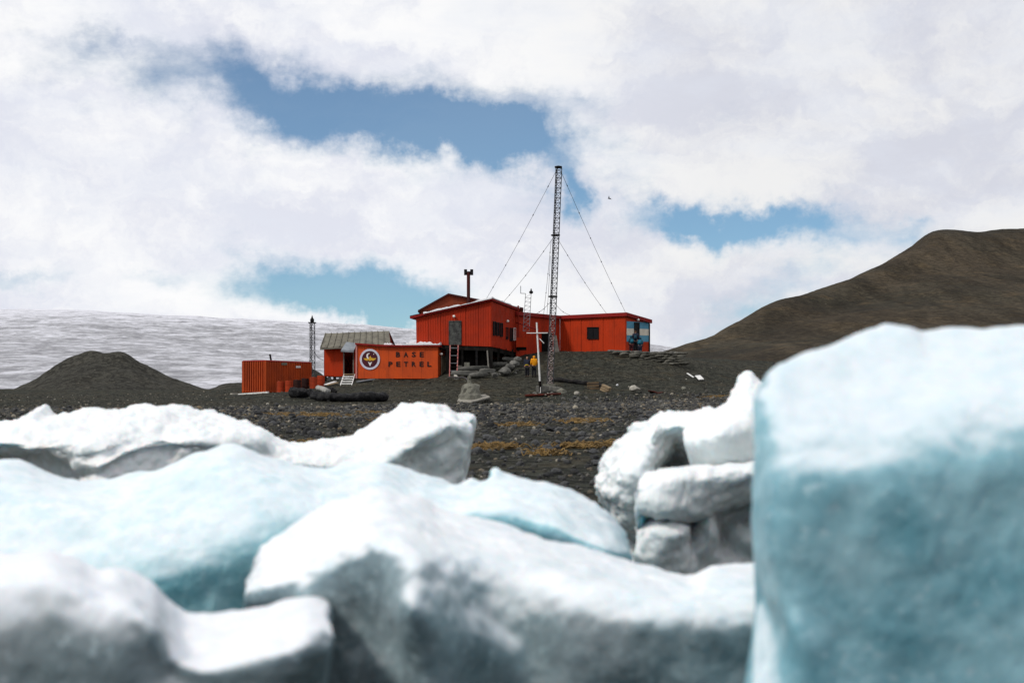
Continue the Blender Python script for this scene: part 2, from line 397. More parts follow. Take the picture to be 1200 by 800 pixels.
def ice_mat(name, seed, dirt=.25, lo=.30, hi=.62, deep=(.17, .36, .42), pale=(.40, .60, .66), w1=(.80, .82, .84), w2=(.68, .75, .79), bmp=.5, cn=1.0):
    """glacier ice: a white, weathered bubbly crust where the surface looks up, clearer blue-green ice below it, darkened for shade on the sides"""
    m, t, b = new_mat(name); c = t.mapping(t.coord('Object'), loc=(seed, seed*.7, 0))
    geo = t.n.new('ShaderNodeNewGeometry'); sep = t.n.new('ShaderNodeSeparateXYZ'); t.put(sep.inputs[0], geo.outputs['Normal'])
    nz = sep.outputs[2]
    n1 = t.noise(c, 3.2, 6, .6); n2 = t.noise(c, 13, 5, .6); n3 = t.noise(c, 38, 4, .6)
    nn = t.math('ADD', t.math('MULTIPLY', t.math('SUBTRACT', n1, .5), .9), t.math('MULTIPLY', t.math('SUBTRACT', n2, .5), .45))
    crust = t.ramp(t.math('ADD', nz, t.math('MULTIPLY', nn, cn)), lo, hi)  # side and under faces take the dark tone, shade put into colour
    icec = t.mix(t.ramp(t.noise(c, 5.0, 6, .62), .33, .68), deep, pale)
    icec = t.mix(t.math('MULTIPLY', t.ramp(n3, .55, .75), .4), icec, (.6, .74, .78))
    icec = t.mix(t.math('MULTIPLY', t.ramp(t.noise(c, 2.1, 5, .6), .45, .7), dirt), icec, (.27, .27, .28))
    wh = t.mix(t.ramp(n2, .4, .7), w1, w2)
    k = t.mix(crust, icec, wh)
    t.put(b.inputs['Base Color'], k)
    t.put(b.inputs['Roughness'], t.ramp(crust, 0, 1, .42, .75)); b.inputs['Specular IOR Level'].default_value = .35
    b.inputs['Subsurface Weight'].default_value = .5; b.inputs['Subsurface Radius'].default_value = (.25, .6, .8)
    b.inputs['Subsurface Scale'].default_value = .09
    h = t.math('ADD', t.math('MULTIPLY', t.noise(c, 26, 6, .65), 1.0), t.math('MULTIPLY', t.voro(c, 30, 'SMOOTH_F1'), .6))
    t.put(b.inputs['Normal'], t.bump(h, bmp, .018))
    return m

# ------------------------------------------------------------------ ground
CTRL = []
for D_, z_ in ((-12, -.05), (2, .0), (16, .20), (30, .52), (45, .80), (60, .97), (78, 1.17)):
    for x_ in (-70, -35, -12, 0, 12, 35, 70): CTRL.append((x_, D_, z_))
for q in [(340, 471, 95), (400, 472, 96), (480, 471, 97), (552, 471, 99), (640, 466, 100), (700, 462, 101), (760, 463, 100), (850, 460, 101), (950, 456, 103), (1100, 455, 105), (1300, 452, 108),
          (200, 465, 105), (60, 465, 105), (-120, 465, 105), (300, 461.5, 110), (340, 459, 114), (390, 455, 108), (405, 452.5, 111), (440, 449, 111.5), (480, 449, 111.5), (512, 444, 113),
          (390, 446, 115), (440, 442, 115), (480, 441.5, 115.5), (600, 452, 105), (618, 442, 110), (560, 442, 110.5), (600, 439, 111.5), (540, 434, 113.5), (575, 431, 114), (600, 419, 118), (500, 436, 118),
          (650, 442, 109), (700, 447, 108), (700, 426, 114), (650, 414, 119), (690, 411.5, 121), (733, 412.5, 118.5), (760, 413, 118.5), (785, 420, 117.5), (800, 429, 116), (815, 442, 111.5), (835, 447, 112),
          (880, 441, 120), (950, 433, 130), (1100, 430, 130), (1300, 430, 130), (720, 412.5, 130), (650, 412.5, 135), (550, 425, 130), (450, 442, 130), (340, 449, 125),
          (300, 457, 150), (100, 457, 150), (-150, 457, 150), (300, 456.5, 205), (100, 456.5, 205), (-150, 456.5, 205), (600, 445, 190), (800, 428, 160), (900, 428, 180), (1200, 425, 200)]:
    v = P(*q); CTRL.append((v.x, v.y, v.z))
for x_ in (-160, -80, 0, 80, 160): CTRL.append((x_, 300, 3.2))
for y_ in (0, 60, 120, 200): CTRL += [(-160, y_, .4+.012*y_), (160, y_, .4+.022*y_)]
CTRL = np.array(CTRL)
def _tps(r2): return np.where(r2 > 1e-12, .5*r2*np.log(np.maximum(r2, 1e-12)), 0)
_S = 50.0; _XY = CTRL[:, :2]/_S; _n = len(CTRL)
_K = _tps(((_XY[:, None]-_XY[None])**2).sum(-1))+np.eye(_n)*2e-4
_Pm = np.c_[np.ones(_n), _XY]; _A = np.block([[_K, _Pm], [_Pm.T, np.zeros((3, 3))]])
_sol = np.linalg.solve(_A, np.r_[CTRL[:, 2], 0, 0, 0])
def ground_base(x, y):
    x = np.atleast_1d(np.asarray(x, float)); y = np.atleast_1d(np.asarray(y, float))
    xc = np.clip(x, -155, 155); yc = np.clip(y, -11, 295)
    q = np.stack([xc, yc], -1)/_S; out = np.zeros(len(q))
    for i in range(0, len(q), 20000):
        b = q[i:i+20000]; out[i:i+20000] = _tps(((b[:, None]-_XY[None])**2).sum(-1)) @ _sol[:_n]+_sol[_n]+b @ _sol[_n+1:]
    far = np.maximum(np.abs(x)-155, 0)+np.maximum(y-295, 0)+np.maximum(-11-y, 0)
    return out-np.minimum(far*.004, .5)
def ground_arr(x, y):
    x = np.atleast_1d(np.asarray(x, float)); y = np.atleast_1d(np.asarray(y, float))
    q = np.stack([x, y, np.zeros_like(x)], -1)
    k = np.clip((y-10)/60, .25, 1)
    return ground_base(x, y)+k*(.16*fbm(q*.16, 3)+.07*fbm(q*.8+9, 3))
def gz(x, y): return float(ground_arr([x], [y])[0])
def on(px, D, dz=0.0):
    x = Xp(px, D); return Vector((x, D, gz(x, D)+dz))

xs = np.unique(np.r_[np.linspace(-6000, -300, 12), np.linspace(-300, -70, 40), np.linspace(-70, 70, 261), np.linspace(70, 300, 40), np.linspace(300, 6000, 12)])
ys = np.unique(np.r_[np.linspace(-3000, -60, 8), np.linspace(-60, 0, 20), np.linspace(0, 150, 301), np.linspace(150, 320, 90), np.linspace(320, 9000, 16)])
XX, YY = np.meshgrid(xs, ys); ZZ = ground_arr(XX.ravel(), YY.ravel())
go = link('ground', np_mesh('ground', np.c_[XX.ravel(), YY.ravel(), ZZ], grid_faces(len(ys), len(xs), False)), M['ground'])
tag(go, kind='structure')

# ------------------------------------------------------------------ hills, glacier
def land(name, curves, nu, nv, m, amp, freq, octv=5, kind='structure', fit=None):
    curves = [np.array(c, float) for c in curves]; want = None
    for it in range(4 if fit is not None else 1):     # lower or raise the ridge until it stands as high as it should
        G = loft(curves, nu, nv)
        e = np.minimum(np.arange(nv)/nv*8, 1)[:, None]
        G = G+np.array((0, 0, 1))*(amp*fbm(G*freq, octv)*e)[..., None]
        if fit is None: break
        c = curves[fit]; bear = c[:, 0]/c[:, 1]
        if want is None: want = (c[:, 2]-CZ)/c[:, 1]
        gb, ge = (G[..., 0]/G[..., 1]).ravel(), ((G[..., 2]-CZ)/G[..., 1]).ravel()
        dz = np.zeros(len(c))
        for i in range(len(c)):
            s_ = np.abs(gb-bear[i]) < .0022
            if s_.any(): dz[i] = (want[i]-ge[s_].max())*c[i, 1]*.8
        dp = np.r_[dz[0], dz, dz[-1]]; dz = .3*dp[:-2]+.4*dp[1:-1]+.3*dp[2:]
        for k in range(fit, len(curves)): curves[k][:, 2] += dz
    return tag(link(name, np_mesh(name, G.reshape(-1, 3), grid_faces(nv, nu, False)), m), kind=kind)
def offs(c, dy, dz): return np.asarray(c)+np.array((0, dy, dz))
sk = PA([(735, 420, 185), (780, 411, 188), (815, 400, 195), (853, 380, 203), (888, 361, 212), (920, 350, 220), (955, 339, 230), (1007, 320, 245), (1042, 302, 258), (1067, 287, 268),
         (1091, 271, 278), (1109, 269, 280), (1128, 271, 282), (1150, 270, 285), (1180, 268.5, 290), (1215, 268, 295), (1300, 262, 300), (1500, 255, 320), (1900, 330, 330)])
m1 = PA([(725, 428, 165), (780, 419, 166), (850, 404, 172), (900, 391, 178), (1000, 362, 198), (1050, 343, 212), (1100, 320, 226), (1150, 316, 232), (1200, 318, 236), (1300, 314, 240), (1500, 310, 250), (1900, 360, 260)])
m2 = PA([(715, 437, 140), (790, 430, 142), (850, 424, 144), (920, 412, 148), (1000, 400, 156), (1100, 384, 168), (1200, 380, 175), (1300, 376, 180), (1500, 376, 190), (1900, 400, 200)])
ft = PA([(700, 450, 121), (800, 446, 122), (880, 445, 121), (1000, 440, 121), (1100, 440, 122), (1200, 440, 124), (1500, 440, 130), (1900, 440, 140)])
ft[:, 2] = ground_base(ft[:, 0], ft[:, 1])-.6
land('hill', [ft, m2, m1, sk, offs(sk, 4, -.4), offs(sk, 30, -7), offs(sk, 90, -30)], 520, 150, M['hill'], .8, .045, 6, fit=3)
ms = PA([(-8, 462, 178), (15, 455, 178), (50, 436, 178), (75, 421, 178), (93, 413, 178), (110, 411, 178), (122, 412.6, 178), (145, 412.3, 178), (160, 420, 178), (187, 434, 178), (217, 446, 178), (250, 457, 178), (268, 462, 178)])
mm = PA([(-2, 463, 172), (20, 457, 172), (55, 443, 172), (80, 433, 172), (115, 428, 172), (150, 430, 172), (175, 441, 172), (215, 452, 172), (250, 460, 172), (264, 463, 172)])
mf = PA([(0, 464, 160), (30, 462, 160), (70, 460, 160), (115, 459.5, 160), (160, 460, 160), (210, 462, 160), (260, 466, 160)]); mf[:, 2] -= .5
land('mound', [mf, mm, ms, offs(ms, 1.2, -.2), offs(ms, 6, -1.8), offs(ms, 16, -7)], 150, 70, M['mound'], .35, .25, fit=2)
hs = PA([(236, 462, 127), (252, 455, 127), (262, 451, 127), (285, 449, 127), (315, 443, 127), (342, 433, 127), (358, 430, 127), (370, 434, 127), (382, 442, 127), (400, 450, 127)])
hf = PA([(240, 463, 121), (262, 459, 121), (290, 458, 121), (325, 455, 121), (358, 452, 121), (385, 453, 121), (402, 456, 121)]); hf[:, 2] -= .6
land('gravel_heap', [hf, hs, offs(hs, 5, -2.5)], 90, 34, M['mound'], .22, .5)

m, t, b = new_mat('glacier_snow'); c = t.coord('Object')
lng = t.mapping(c, (.010, .009, .03)); st = t.noise(lng, 4.0, 10, .74, .4)
st2 = t.noise(t.mapping(c, (.05, .02, .2)), 2.6, 10, .82, .2)
f = t.math('ADD', t.math('MULTIPLY', st, .55), t.math('MULTIPLY', st2, .5))
zz = t.n.new('ShaderNodeSeparateXYZ'); t.put(zz.inputs[0], c)
f = t.math('SUBTRACT', f, t.ramp(zz.outputs[2], 45, 105, 0, .13))
k = t.mix(t.ramp(f, .41, .58), (.69, .69, .74), (.23, .23, .245))
k = t.mix(t.math('MULTIPLY', t.ramp(t.noise(t.mapping(c, (.05, .02, .2)), 4, 6, .7), .45, .7), .4), k, (.9, .9, .93))
t.put(b.inputs['Base Color'], k); b.inputs['Roughness'].default_value = .8
t.put(b.inputs['Normal'], t.bump(st2, .6, 3.0)); M['glacier'] = m
gs = PA([(-1500, 400, 1500), (-700, 370, 1500), (-200, 361, 1500), (0, 362, 1500), (75, 364, 1500), (150, 366.5, 1500), (225, 371, 1500), (300, 374.5, 1500), (345, 376.5, 1500), (390, 379, 1500), (430, 381, 1500), (487, 385, 1500), (600, 392, 1500), (700, 399, 1500), (760, 404, 1500), (800, 408.5, 1500), (850, 418, 1500), (1000, 440, 1500), (1500, 470, 1500)])
def between(a, b_, D):   # a curve part of the way down the slope
    return PA([(px, py, D) for px, py in zip(a, b_)])
gpx = [-1500, -700, -200, 0, 150, 300, 450, 600, 760, 850, 1000, 1500]
gm = between(gpx, [420, 405, 400, 400, 404, 412, 418, 424, 432, 440, 452, 470], 800)
gf = between(gpx, [440, 436, 436, 436, 438, 441, 444, 447, 450, 455, 460, 472], 480)
g0 = between(gpx, [462]*12, 330); g0[:, 2] = 1.2
land('glacier', [g0, gf, gm, gs, offs(gs, 40, -1.5), offs(gs, 400, -40)], 260, 150, M['glacier'], 2.5, .012, 5, fit=3)

# ------------------------------------------------------------------ blocks of ice on the shore
def ice_block(label, curves, nu, nv, thick, amp, freq, seed, m, round_px=6, scallop=.5, drop=-.15):
    """closed block: visible profile curves from crest down to foot, then a bottom and a back"""
    C_ = [PA(q) for q in curves]
    top, low = resample(C_[0], nu), resample(C_[-1], nu)
    cs = [resample(q, nu) for q in C_]
    H = (top[:, 2]-low[:, 2])[:, None]
    ray = top[:, :1]/top[:, 1:2]; uu = np.linspace(-1, 1, nu)[:, None]; tuck = np.concatenate([-np.sign(uu)*np.abs(uu)**8*(14/F)*top[:, 1:2], 0*uu, 0*uu], 1)
    tb = np.concatenate([ray*thick, np.full_like(ray, thick), 0*ray], 1); z = np.array((0, 0, 1.0))
    base_f = low.copy(); base_f[:, 2] = np.minimum(low[:, 2]-.05, drop); bk_ = low*(1+thick/low[:, 1:2]); base_b = bk_.copy(); base_b[:, 2] = base_f[:, 2]
    cs += [base_f+tb*.1, base_b+tuck*1.5, bk_*[1, 1, 0]+tuck*1.3+z*(low[:, 2:3]), top+tb*.8-z*(H*.35)+tuck, top+tb*.38-z*H*.07+tuck*.5]
    K = np.array(cs)
    # rounded ends
    r = round_px/F*K[0, :, 1].mean(); cols = [K[:, i] for i in range(nu)]
    def caps(col, nxt):
        cen = col.mean(0); out = []; dirn = (cen-nxt.mean(0)); dirn[2] = 0; dirn /= max(np.linalg.norm(dirn), 1e-9)
        for a in (25, 50, 75): out.append(cen+(col-cen)*math.cos(math.radians(a))+dirn*r*math.sin(math.radians(a)))
        return out
    K = np.stack(caps(cols[0], cols[4])[::-1]+cols+caps(cols[-1], cols[-5]), 1)
    gap = np.linalg.norm(np.diff(np.concatenate([K, K[:1]]), axis=0), axis=2).mean(1); nk = len(K)
    Kp = np.concatenate([K[-2:], K, K[:3]]); g2 = np.r_[gap[-2:], gap, gap[:2]]; s2 = np.r_[0, np.cumsum(g2)]
    vis = len(C_)                                # more rows on the visible side
    t = np.r_[np.linspace(s2[2], s2[2+vis], int(nv*.78), endpoint=False), np.linspace(s2[2+vis], s2[2+nk], int(nv*.22), endpoint=False)]
    nu2 = K.shape[1]; G = hermite(s2, Kp.reshape(len(Kp), -1), t).reshape(len(t), nu2, 3)
    nv = len(t); n = grid_normals(G, True)
    cen = G.mean((0, 1))
    if ((G-cen)*n).sum() < 0: n = -n
    Q = G*freq+seed
    dsp = fbm(Q*.45, 3)*.9+fbm(Q, 4)*.55
    sc = np.abs(perlin(Q*1.7+31))+.5*np.abs(perlin(Q*3.6+7)); dsp = dsp+scallop*(sc-.35)
    G = G+n*(amp*dsp)[..., None]
    Fc = grid_faces(nv, nu2, True); V = G.reshape(-1, 3)
    V = np.concatenate([V, [G[:, 0].mean(0)], [G[:, -1].mean(0)]]); i0, i1 = nv*nu2, nv*nu2+1
    fan = []
    for j in range(nv):
        k_ = (j+1) % nv
        fan += [[j*nu2, k_*nu2, i0], [k_*nu2+nu2-1, j*nu2+nu2-1, i1]]
    me = bpy.data.meshes.new('ice_block')
    allf = Fc.tolist()+fan
    me.from_pydata(V.tolist(), [], allf); bm = bmesh.new(); bm.from_mesh(me); bmesh.ops.recalc_face_normals(bm, faces=bm.faces); bm.to_mesh(me); bm.free()
    me.polygons.foreach_set('use_smooth', np.ones(len(me.polygons), bool))
    o = link('ice_block', me, m); top_mesh(o)
    return tag(o, label, 'ice block', 'stranded ice blocks on the shore')

M['ice_clear'] = ice_mat('blue_glacier_ice', 2.0, .15, .36, .84, (.13, .33, .40), (.30, .53, .60), (.67, .74, .78), (.58, .69, .74), .22, .75)
M['ice_white'] = ice_mat('bubbly_glacier_ice', 5.0, .25, -.35, .48, (.54, .60, .60), (.70, .76, .76), (.83, .84, .84), (.73, .78, .79))
M['ice_grey'] = ice_mat('shaded_grey_ice', 9.0, .5, .30, .88, (.115, .16, .175), (.20, .255, .275), (.80, .82, .85), (.70, .74, .79), .35, .45)  # grey side tone holds the shade of the front left block
M['ice_teal'] = ice_mat('teal_glacier_ice', 13.0, .12, .12, .98, (.15, .38, .44), (.40, .63, .68), (.76, .82, .85), (.60, .74, .79))
M['ice_front'] = ice_mat('shaded_front_ice', 21.0, .4, .16, .82, (.115, .17, .19), (.27, .36, .39), (.81, .83, .85), (.69, .76, .80), .4, .38)  # dark face tone holds the shade of the middle front block

# long arch at the back left, with a pointed horn
ice_block('low white ice arch at the back with a pointed horn at its end',
  [[(-60, 505, 9.2), (0, 495, 9.2), (25, 491, 9.2), (42, 483, 9.2), (51, 477, 9.2), (62, 485, 9.2), (80, 484, 9.2), (107, 477, 9.2), (125, 481, 9.2), (150, 477, 9.2), (180, 475, 9.2), (200, 477, 9.2), (217, 481, 9.2), (240, 483, 9.2), (270, 488, 9.2), (300, 496, 9.1), (319, 509, 9), (342, 520, 9), (377, 518, 9), (415, 509, 9), (442, 493, 9), (465, 478, 9), (488, 471, 9), (515, 477, 9), (545, 486, 9), (556, 489, 8.95)],
   [(-60, 512, 8.7), (5, 508, 8.6), (40, 505, 8.5), (70, 504, 8.5), (110, 500, 8.5), (150, 500, 8.5), (200, 502, 8.5), (250, 508, 8.5), (300, 514, 8.5), (330, 523, 8.6), (377, 527, 8.6), (430, 520, 8.6), (470, 503, 8.5), (510, 492, 8.55), (553, 494, 8.8)],
   [(-60, 520, 8.52), (0, 517, 8.45), (40, 519, 8.42), (90, 518, 8.32), (125, 522, 8.22), (160, 512, 8.38), (215, 513, 8.42), (270, 519, 8.44), (320, 533, 8.5), (377, 540, 8.5), (440, 540, 8.45), (474, 522, 8.4), (512, 503, 8.4), (551, 500, 8.7)],
   [(-60, 527, 8.9), (10, 527, 8.48), (55, 530, 8.42), (88, 535, 8.28), (120, 545, 8.12), (150, 535, 8.3), (200, 525, 8.42), (250, 530, 8.45), (310, 545, 8.48), (377, 552, 8.48), (440, 556, 8.4), (472, 548, 8.5), (505, 530, 8.55), (544, 522, 8.72)],
   [(-60, 535, 9.3), (12, 531, 8.75), (60, 545, 8.6), (92, 555, 8.42), (122, 565, 8.15), (155, 560, 8.3), (210, 560, 8.45), (270, 570, 8.5), (377, 580, 8.5), (450, 585, 8.45), (480, 580, 8.6), (510, 572, 8.65), (541, 562, 8.75)]],
  330, 150, 1.5, .055, 6.5, 3.3, M['ice_white'], round_px=3, scallop=.5)
# broad block behind the front ones
ice_block('broad pale blue ice block across the middle left, behind the front blocks',
  [[(-90, 538, 5.9), (0, 535, 5.9), (20, 537, 5.9), (43, 547, 5.9), (73, 560, 5.9), (100, 565, 5.9), (127, 565, 5.9), (160, 558, 5.9), (187, 553, 5.9), (213, 542, 5.9), (230, 533, 5.9), (253, 526, 5.9), (277, 523, 5.9), (290, 527, 5.9), (307, 536, 5.9), (333, 543, 5.9), (367, 549, 5.9), (388, 549, 5.9), (404, 544, 5.9), (438, 541, 5.9), (469, 546, 5.9), (492, 557, 5.9), (515, 561, 5.9), (534, 568, 5.9), (549, 562, 5.9), (565, 566, 5.85), (573, 563, 5.85), (577, 554, 5.85), (592, 558, 5.8), (626, 565, 5.8), (664, 575, 5.7), (699, 594, 5.6), (722, 613, 5.5), (737, 630, 5.45)],
   [(-90, 570, 5.4), (0, 572, 5.3), (60, 585, 5.2), (110, 590, 5.2), (170, 580, 5.2), (230, 560, 5.2), (280, 550, 5.2), (330, 563, 5.2), (390, 568, 5.3), (440, 560, 5.35), (490, 575, 5.35), (540, 585, 5.3), (580, 580, 5.3), (630, 585, 5.3), (680, 605, 5.25), (720, 628, 5.2), (742, 645, 5.3)],
   [(-90, 620, 5.0), (0, 625, 4.95), (80, 635, 4.9), (150, 632, 4.85), (220, 625, 4.85), (290, 620, 4.9), (350, 610, 5.0), (410, 600, 5.1), (470, 605, 5.15), (530, 615, 5.1), (600, 615, 5.05), (660, 630, 5.0), (710, 648, 5.0), (743, 658, 5.2)],
   [(-90, 660, 4.85), (0, 662, 4.8), (80, 675, 4.75), (150, 675, 4.72), (220, 665, 4.74), (290, 660, 4.85), (350, 655, 4.95), (420, 650, 5.05), (530, 660, 5.25), (620, 665, 5.2), (700, 675, 5.1), (742, 675, 5.2)],
   [(-90, 720, 4.8), (0, 730, 4.75), (80, 735, 4.7), (180, 735, 4.7), (260, 730, 4.78), (350, 720, 4.95), (500, 720, 5.1), (700, 730, 5.2), (740, 710, 5.3)],
   [(-90, 800, 4.75), (80, 800, 4.65), (260, 800, 4.7), (500, 800, 5.0), (735, 800, 5.1)]],
  300, 190, 1.6, .030, 5.0, 7.1, M['ice_teal'], round_px=2, scallop=.35)
# middle front block
ice_block('large white topped ice block in the middle front with a dark undercut face',
  [[(289, 676, 4.05), (294, 664, 4.08), (301, 653, 4.1), (333, 629, 4.2), (371, 603, 4.25), (413, 582, 4.3), (445, 575, 4.3), (467, 583, 4.3), (493, 589, 4.3), (509, 599, 4.3), (547, 608, 4.3), (579, 616, 4.3), (621, 632, 4.25), (675, 645, 4.2), (723, 659, 4.2), (760, 671, 4.15), (792, 681, 4.1), (808, 683, 4.1), (829, 672, 4.1), (861, 668, 4.1), (895, 668, 4.1), (935, 670, 4.1)],
   [(288, 690, 3.85), (310, 672, 3.85), (345, 650, 3.85), (390, 622, 3.85), (440, 605, 3.8), (480, 618, 3.75), (515, 632, 3.8), (555, 638, 3.9), (600, 643, 3.95), (664, 668, 3.9), (723, 685, 3.85), (780, 700, 3.8), (829, 695, 3.8), (880, 690, 3.8), (935, 690, 3.8)],
   [(287, 705, 3.75), (315, 700, 3.66), (350, 680, 3.62), (400, 662, 3.57), (445, 655, 3.5), (490, 670, 3.42), (520, 675, 3.5), (570, 670, 3.66), (610, 675, 3.68), (664, 692, 3.59), (733, 704, 3.54), (813, 710, 3.51), (880, 706, 3.51), (935, 706, 3.51)],
   [(288, 725, 3.8), (318, 722, 3.75), (350, 706, 3.61), (400, 692, 3.59), (445, 695, 3.52), (485, 712, 3.35), (525, 715, 3.46), (575, 708, 3.62), (615, 720, 3.61), (664, 732, 3.54), (733, 736, 3.50), (813, 742, 3.47), (880, 738, 3.47), (935, 738, 3.47)],
   [(291, 745, 3.78), (330, 740, 3.70), (370, 732, 3.61), (420, 730, 3.58), (455, 740, 3.50), (490, 748, 3.38), (530, 755, 3.44), (580, 755, 3.56), (620, 765, 3.60), (664, 778, 3.54), (733, 780, 3.51), (813, 782, 3.48), (880, 780, 3.48), (935, 780, 3.48)],
   [(291, 790, 3.80), (370, 790, 3.62), (440, 800, 3.52), (500, 815, 3.42), (580, 825, 3.6), (664, 840, 3.56), (733, 840, 3.54), (813, 840, 3.51), (935, 840, 3.51)]],
  330, 210, 1.0, .020, 7.5, 11.7, M['ice_front'], round_px=5, scallop=.45)
# front left block with its low foot
ice_block('grey sided ice block in the front left corner with a low white foot',
  [[(-70, 668, 3.15), (0, 661, 3.15), (23, 658, 3.15), (57, 656, 3.15), (84, 665, 3.15), (111, 678, 3.15), (134, 679, 3.15), (161, 694, 3.15), (180, 709, 3.12), (195, 730, 3.1), (211, 747, 3.08), (222, 753, 3.06), (245, 751, 3.06), (276, 745, 3.06), (299, 740, 3.06), (330, 731, 3.06), (356, 727, 3.06), (376, 731, 3.05), (390, 741, 3.0)],
   [(-70, 680, 2.95), (0, 673, 2.95), (57, 671, 2.94), (111, 690, 2.94), (150, 700, 2.94), (178, 722, 2.94), (198, 750, 2.95), (220, 768, 2.95), (276, 762, 2.93), (330, 748, 2.93), (368, 741, 2.93), (388, 750, 2.95)],
   [(-70, 702, 2.875), (0, 692, 2.87), (57, 694, 2.865), (111, 711, 2.865), (150, 718, 2.87), (178, 742, 2.86), (200, 772, 2.89), (230, 785, 2.88), (287, 780, 2.86), (345, 764, 2.87), (380, 763, 2.92)],
   [(-70, 740, 2.835), (0, 735, 2.825), (57, 740, 2.82), (111, 750, 2.82), (160, 755, 2.84), (200, 790, 2.88), (287, 800, 2.86), (345, 785, 2.87), (366, 781, 2.92)],
   [(-70, 830, 2.82), (60, 830, 2.805), (160, 830, 2.82), (260, 840, 2.87), (330, 812, 2.88), (348, 803, 2.93)]],
  220, 150, .75, .014, 9.0, 17.9, M['ice_grey'], round_px=8, scallop=.4)
# tall block on the right
ice_block('tall ice block on the right with a white crown over a blue green face',
  [[(886, 462, 3.42), (893, 448, 3.44), (904, 434, 3.46), (940, 417, 3.5), (983, 400, 3.55), (1021, 387, 3.58), (1045, 382, 3.6), (1067, 385, 3.6), (1080, 390, 3.6), (1107, 387, 3.6), (1150, 386, 3.6), (1182, 382, 3.6), (1225, 378, 3.6), (1340, 374, 3.6)],
   [(884, 495, 3.32), (900, 478, 3.3), (940, 462, 3.33), (1000, 450, 3.36), (1050, 440, 3.36), (1100, 432, 3.36), (1160, 425, 3.36), (1225, 418, 3.36), (1340, 405, 3.36)],
   [(884, 535, 3.24), (915, 528, 3.16), (967, 526, 3.12), (1021, 518, 3.12), (1075, 506, 3.12), (1118, 494, 3.12), (1161, 484, 3.12), (1225, 468, 3.12), (1340, 445, 3.12)],
   [(884, 565, 3.22), (915, 562, 3.10), (967, 560, 3.06), (1021, 556, 3.05), (1118, 540, 3.05), (1225, 515, 3.05), (1340, 500, 3.05)],
   [(886, 610, 3.20), (920, 625, 3.07), (1000, 630, 3.05), (1118, 615, 3.045), (1225, 600, 3.045), (1340, 590, 3.045)],
   [(897, 690, 3.22), (925, 700, 3.06), (1000, 705, 3.05), (1118, 700, 3.05), (1225, 690, 3.05), (1340, 690, 3.05)],
   [(909, 738, 3.18), (936, 750, 3.03), (1000, 765, 3.05), (1118, 770, 3.06), (1225, 770, 3.06), (1340, 770, 3.06)],
   [(878, 822, 3.06), (1000, 840, 3.04), (1118, 840, 3.07), (1225, 840, 3.07), (1340, 840, 3.07)]],
  260, 240, .9, .016, 7.0, 23.1, M['ice_clear'], round_px=4, scallop=.4)
# ragged pair between the beach and the tall block
ice_block('ragged white ice block with a hollow in it, behind the tall right block',
  [[(697, 575, 7.6), (696, 565, 7.65), (706, 556, 7.7), (703, 545, 7.75), (709, 535, 7.8), (718, 522, 7.8), (736, 511, 7.8), (738, 499, 7.8), (744, 499, 7.8), (753, 496, 7.8), (767, 485, 7.8), (785, 479, 7.8), (798, 483, 7.8), (834, 479, 7.75), (851, 475, 7.7), (862, 455, 7.65), (876, 441, 7.65), (893, 451, 7.6), (930, 455, 7.6)],
   [(699, 580, 7.45), (706, 568, 7.4), (716, 552, 7.35), (730, 535, 7.35), (748, 520, 7.35), (768, 506, 7.35), (790, 505, 7.5), (803, 505, 7.45), (822, 496, 7.2), (850, 490, 7.15), (872, 475, 7.2), (893, 478, 7.2), (930, 480, 7.2)],
   [(702, 588, 7.4), (714, 575, 7.25), (730, 558, 7.15), (748, 542, 7.15), (768, 530, 7.3), (790, 528, 7.75), (805, 524, 7.6), (820, 520, 7.1), (850, 515, 7.0), (893, 510, 7.0), (930, 510, 7.0)],
   [(708, 597, 7.42), (722, 590, 7.25), (738, 575, 7.12), (755, 560, 7.15), (772, 550, 7.5), (792, 548, 7.95), (808, 545, 7.8), (824, 545, 7.25), (850, 545, 7.1), (893, 540, 7.1), (930, 540, 7.1)],
   [(718, 610, 7.5), (735, 612, 7.3), (750, 605, 7.25), (770, 590, 7.4), (795, 580, 7.8), (830, 580, 7.4), (893, 580, 7.3), (930, 580, 7.3)],
   [(738, 640, 7.6), (760, 640, 7.5), (800, 640, 7.7), (893, 640, 7.5), (930, 640, 7.5)]],
  260, 230, .8, .062, 7.5, 29.3, M['ice_white'], round_px=2, scallop=.55)
ice_block('smooth pointed white ice lump between the ragged white block and the tall right one',
  [[(806, 500, 7.2), (815, 487, 7.3), (838, 480, 7.35), (851, 475, 7.35), (863, 455, 7.35), (876, 441, 7.35), (890, 449, 7.35), (925, 455, 7.35)],
   [(803, 508, 7.0), (822, 497, 6.98), (848, 493, 6.95), (866, 478, 7.0), (880, 468, 7.05), (893, 470, 7.05), (925, 472, 7.05)],
   [(805, 520, 6.95), (825, 515, 6.85), (850, 510, 6.82), (870, 502, 6.85), (893, 500, 6.88), (925, 500, 6.9)],
   [(813, 538, 7.0), (830, 536, 6.9), (855, 535, 6.88), (893, 530, 6.9), (925, 530, 6.9)],
   [(818, 560, 7.05), (850, 562, 6.98), (893, 562, 6.95), (925, 560, 6.95)]],
  150, 150, .45, .034, 7.0, 41.3, M['ice_white'], round_px=3, scallop=.5)
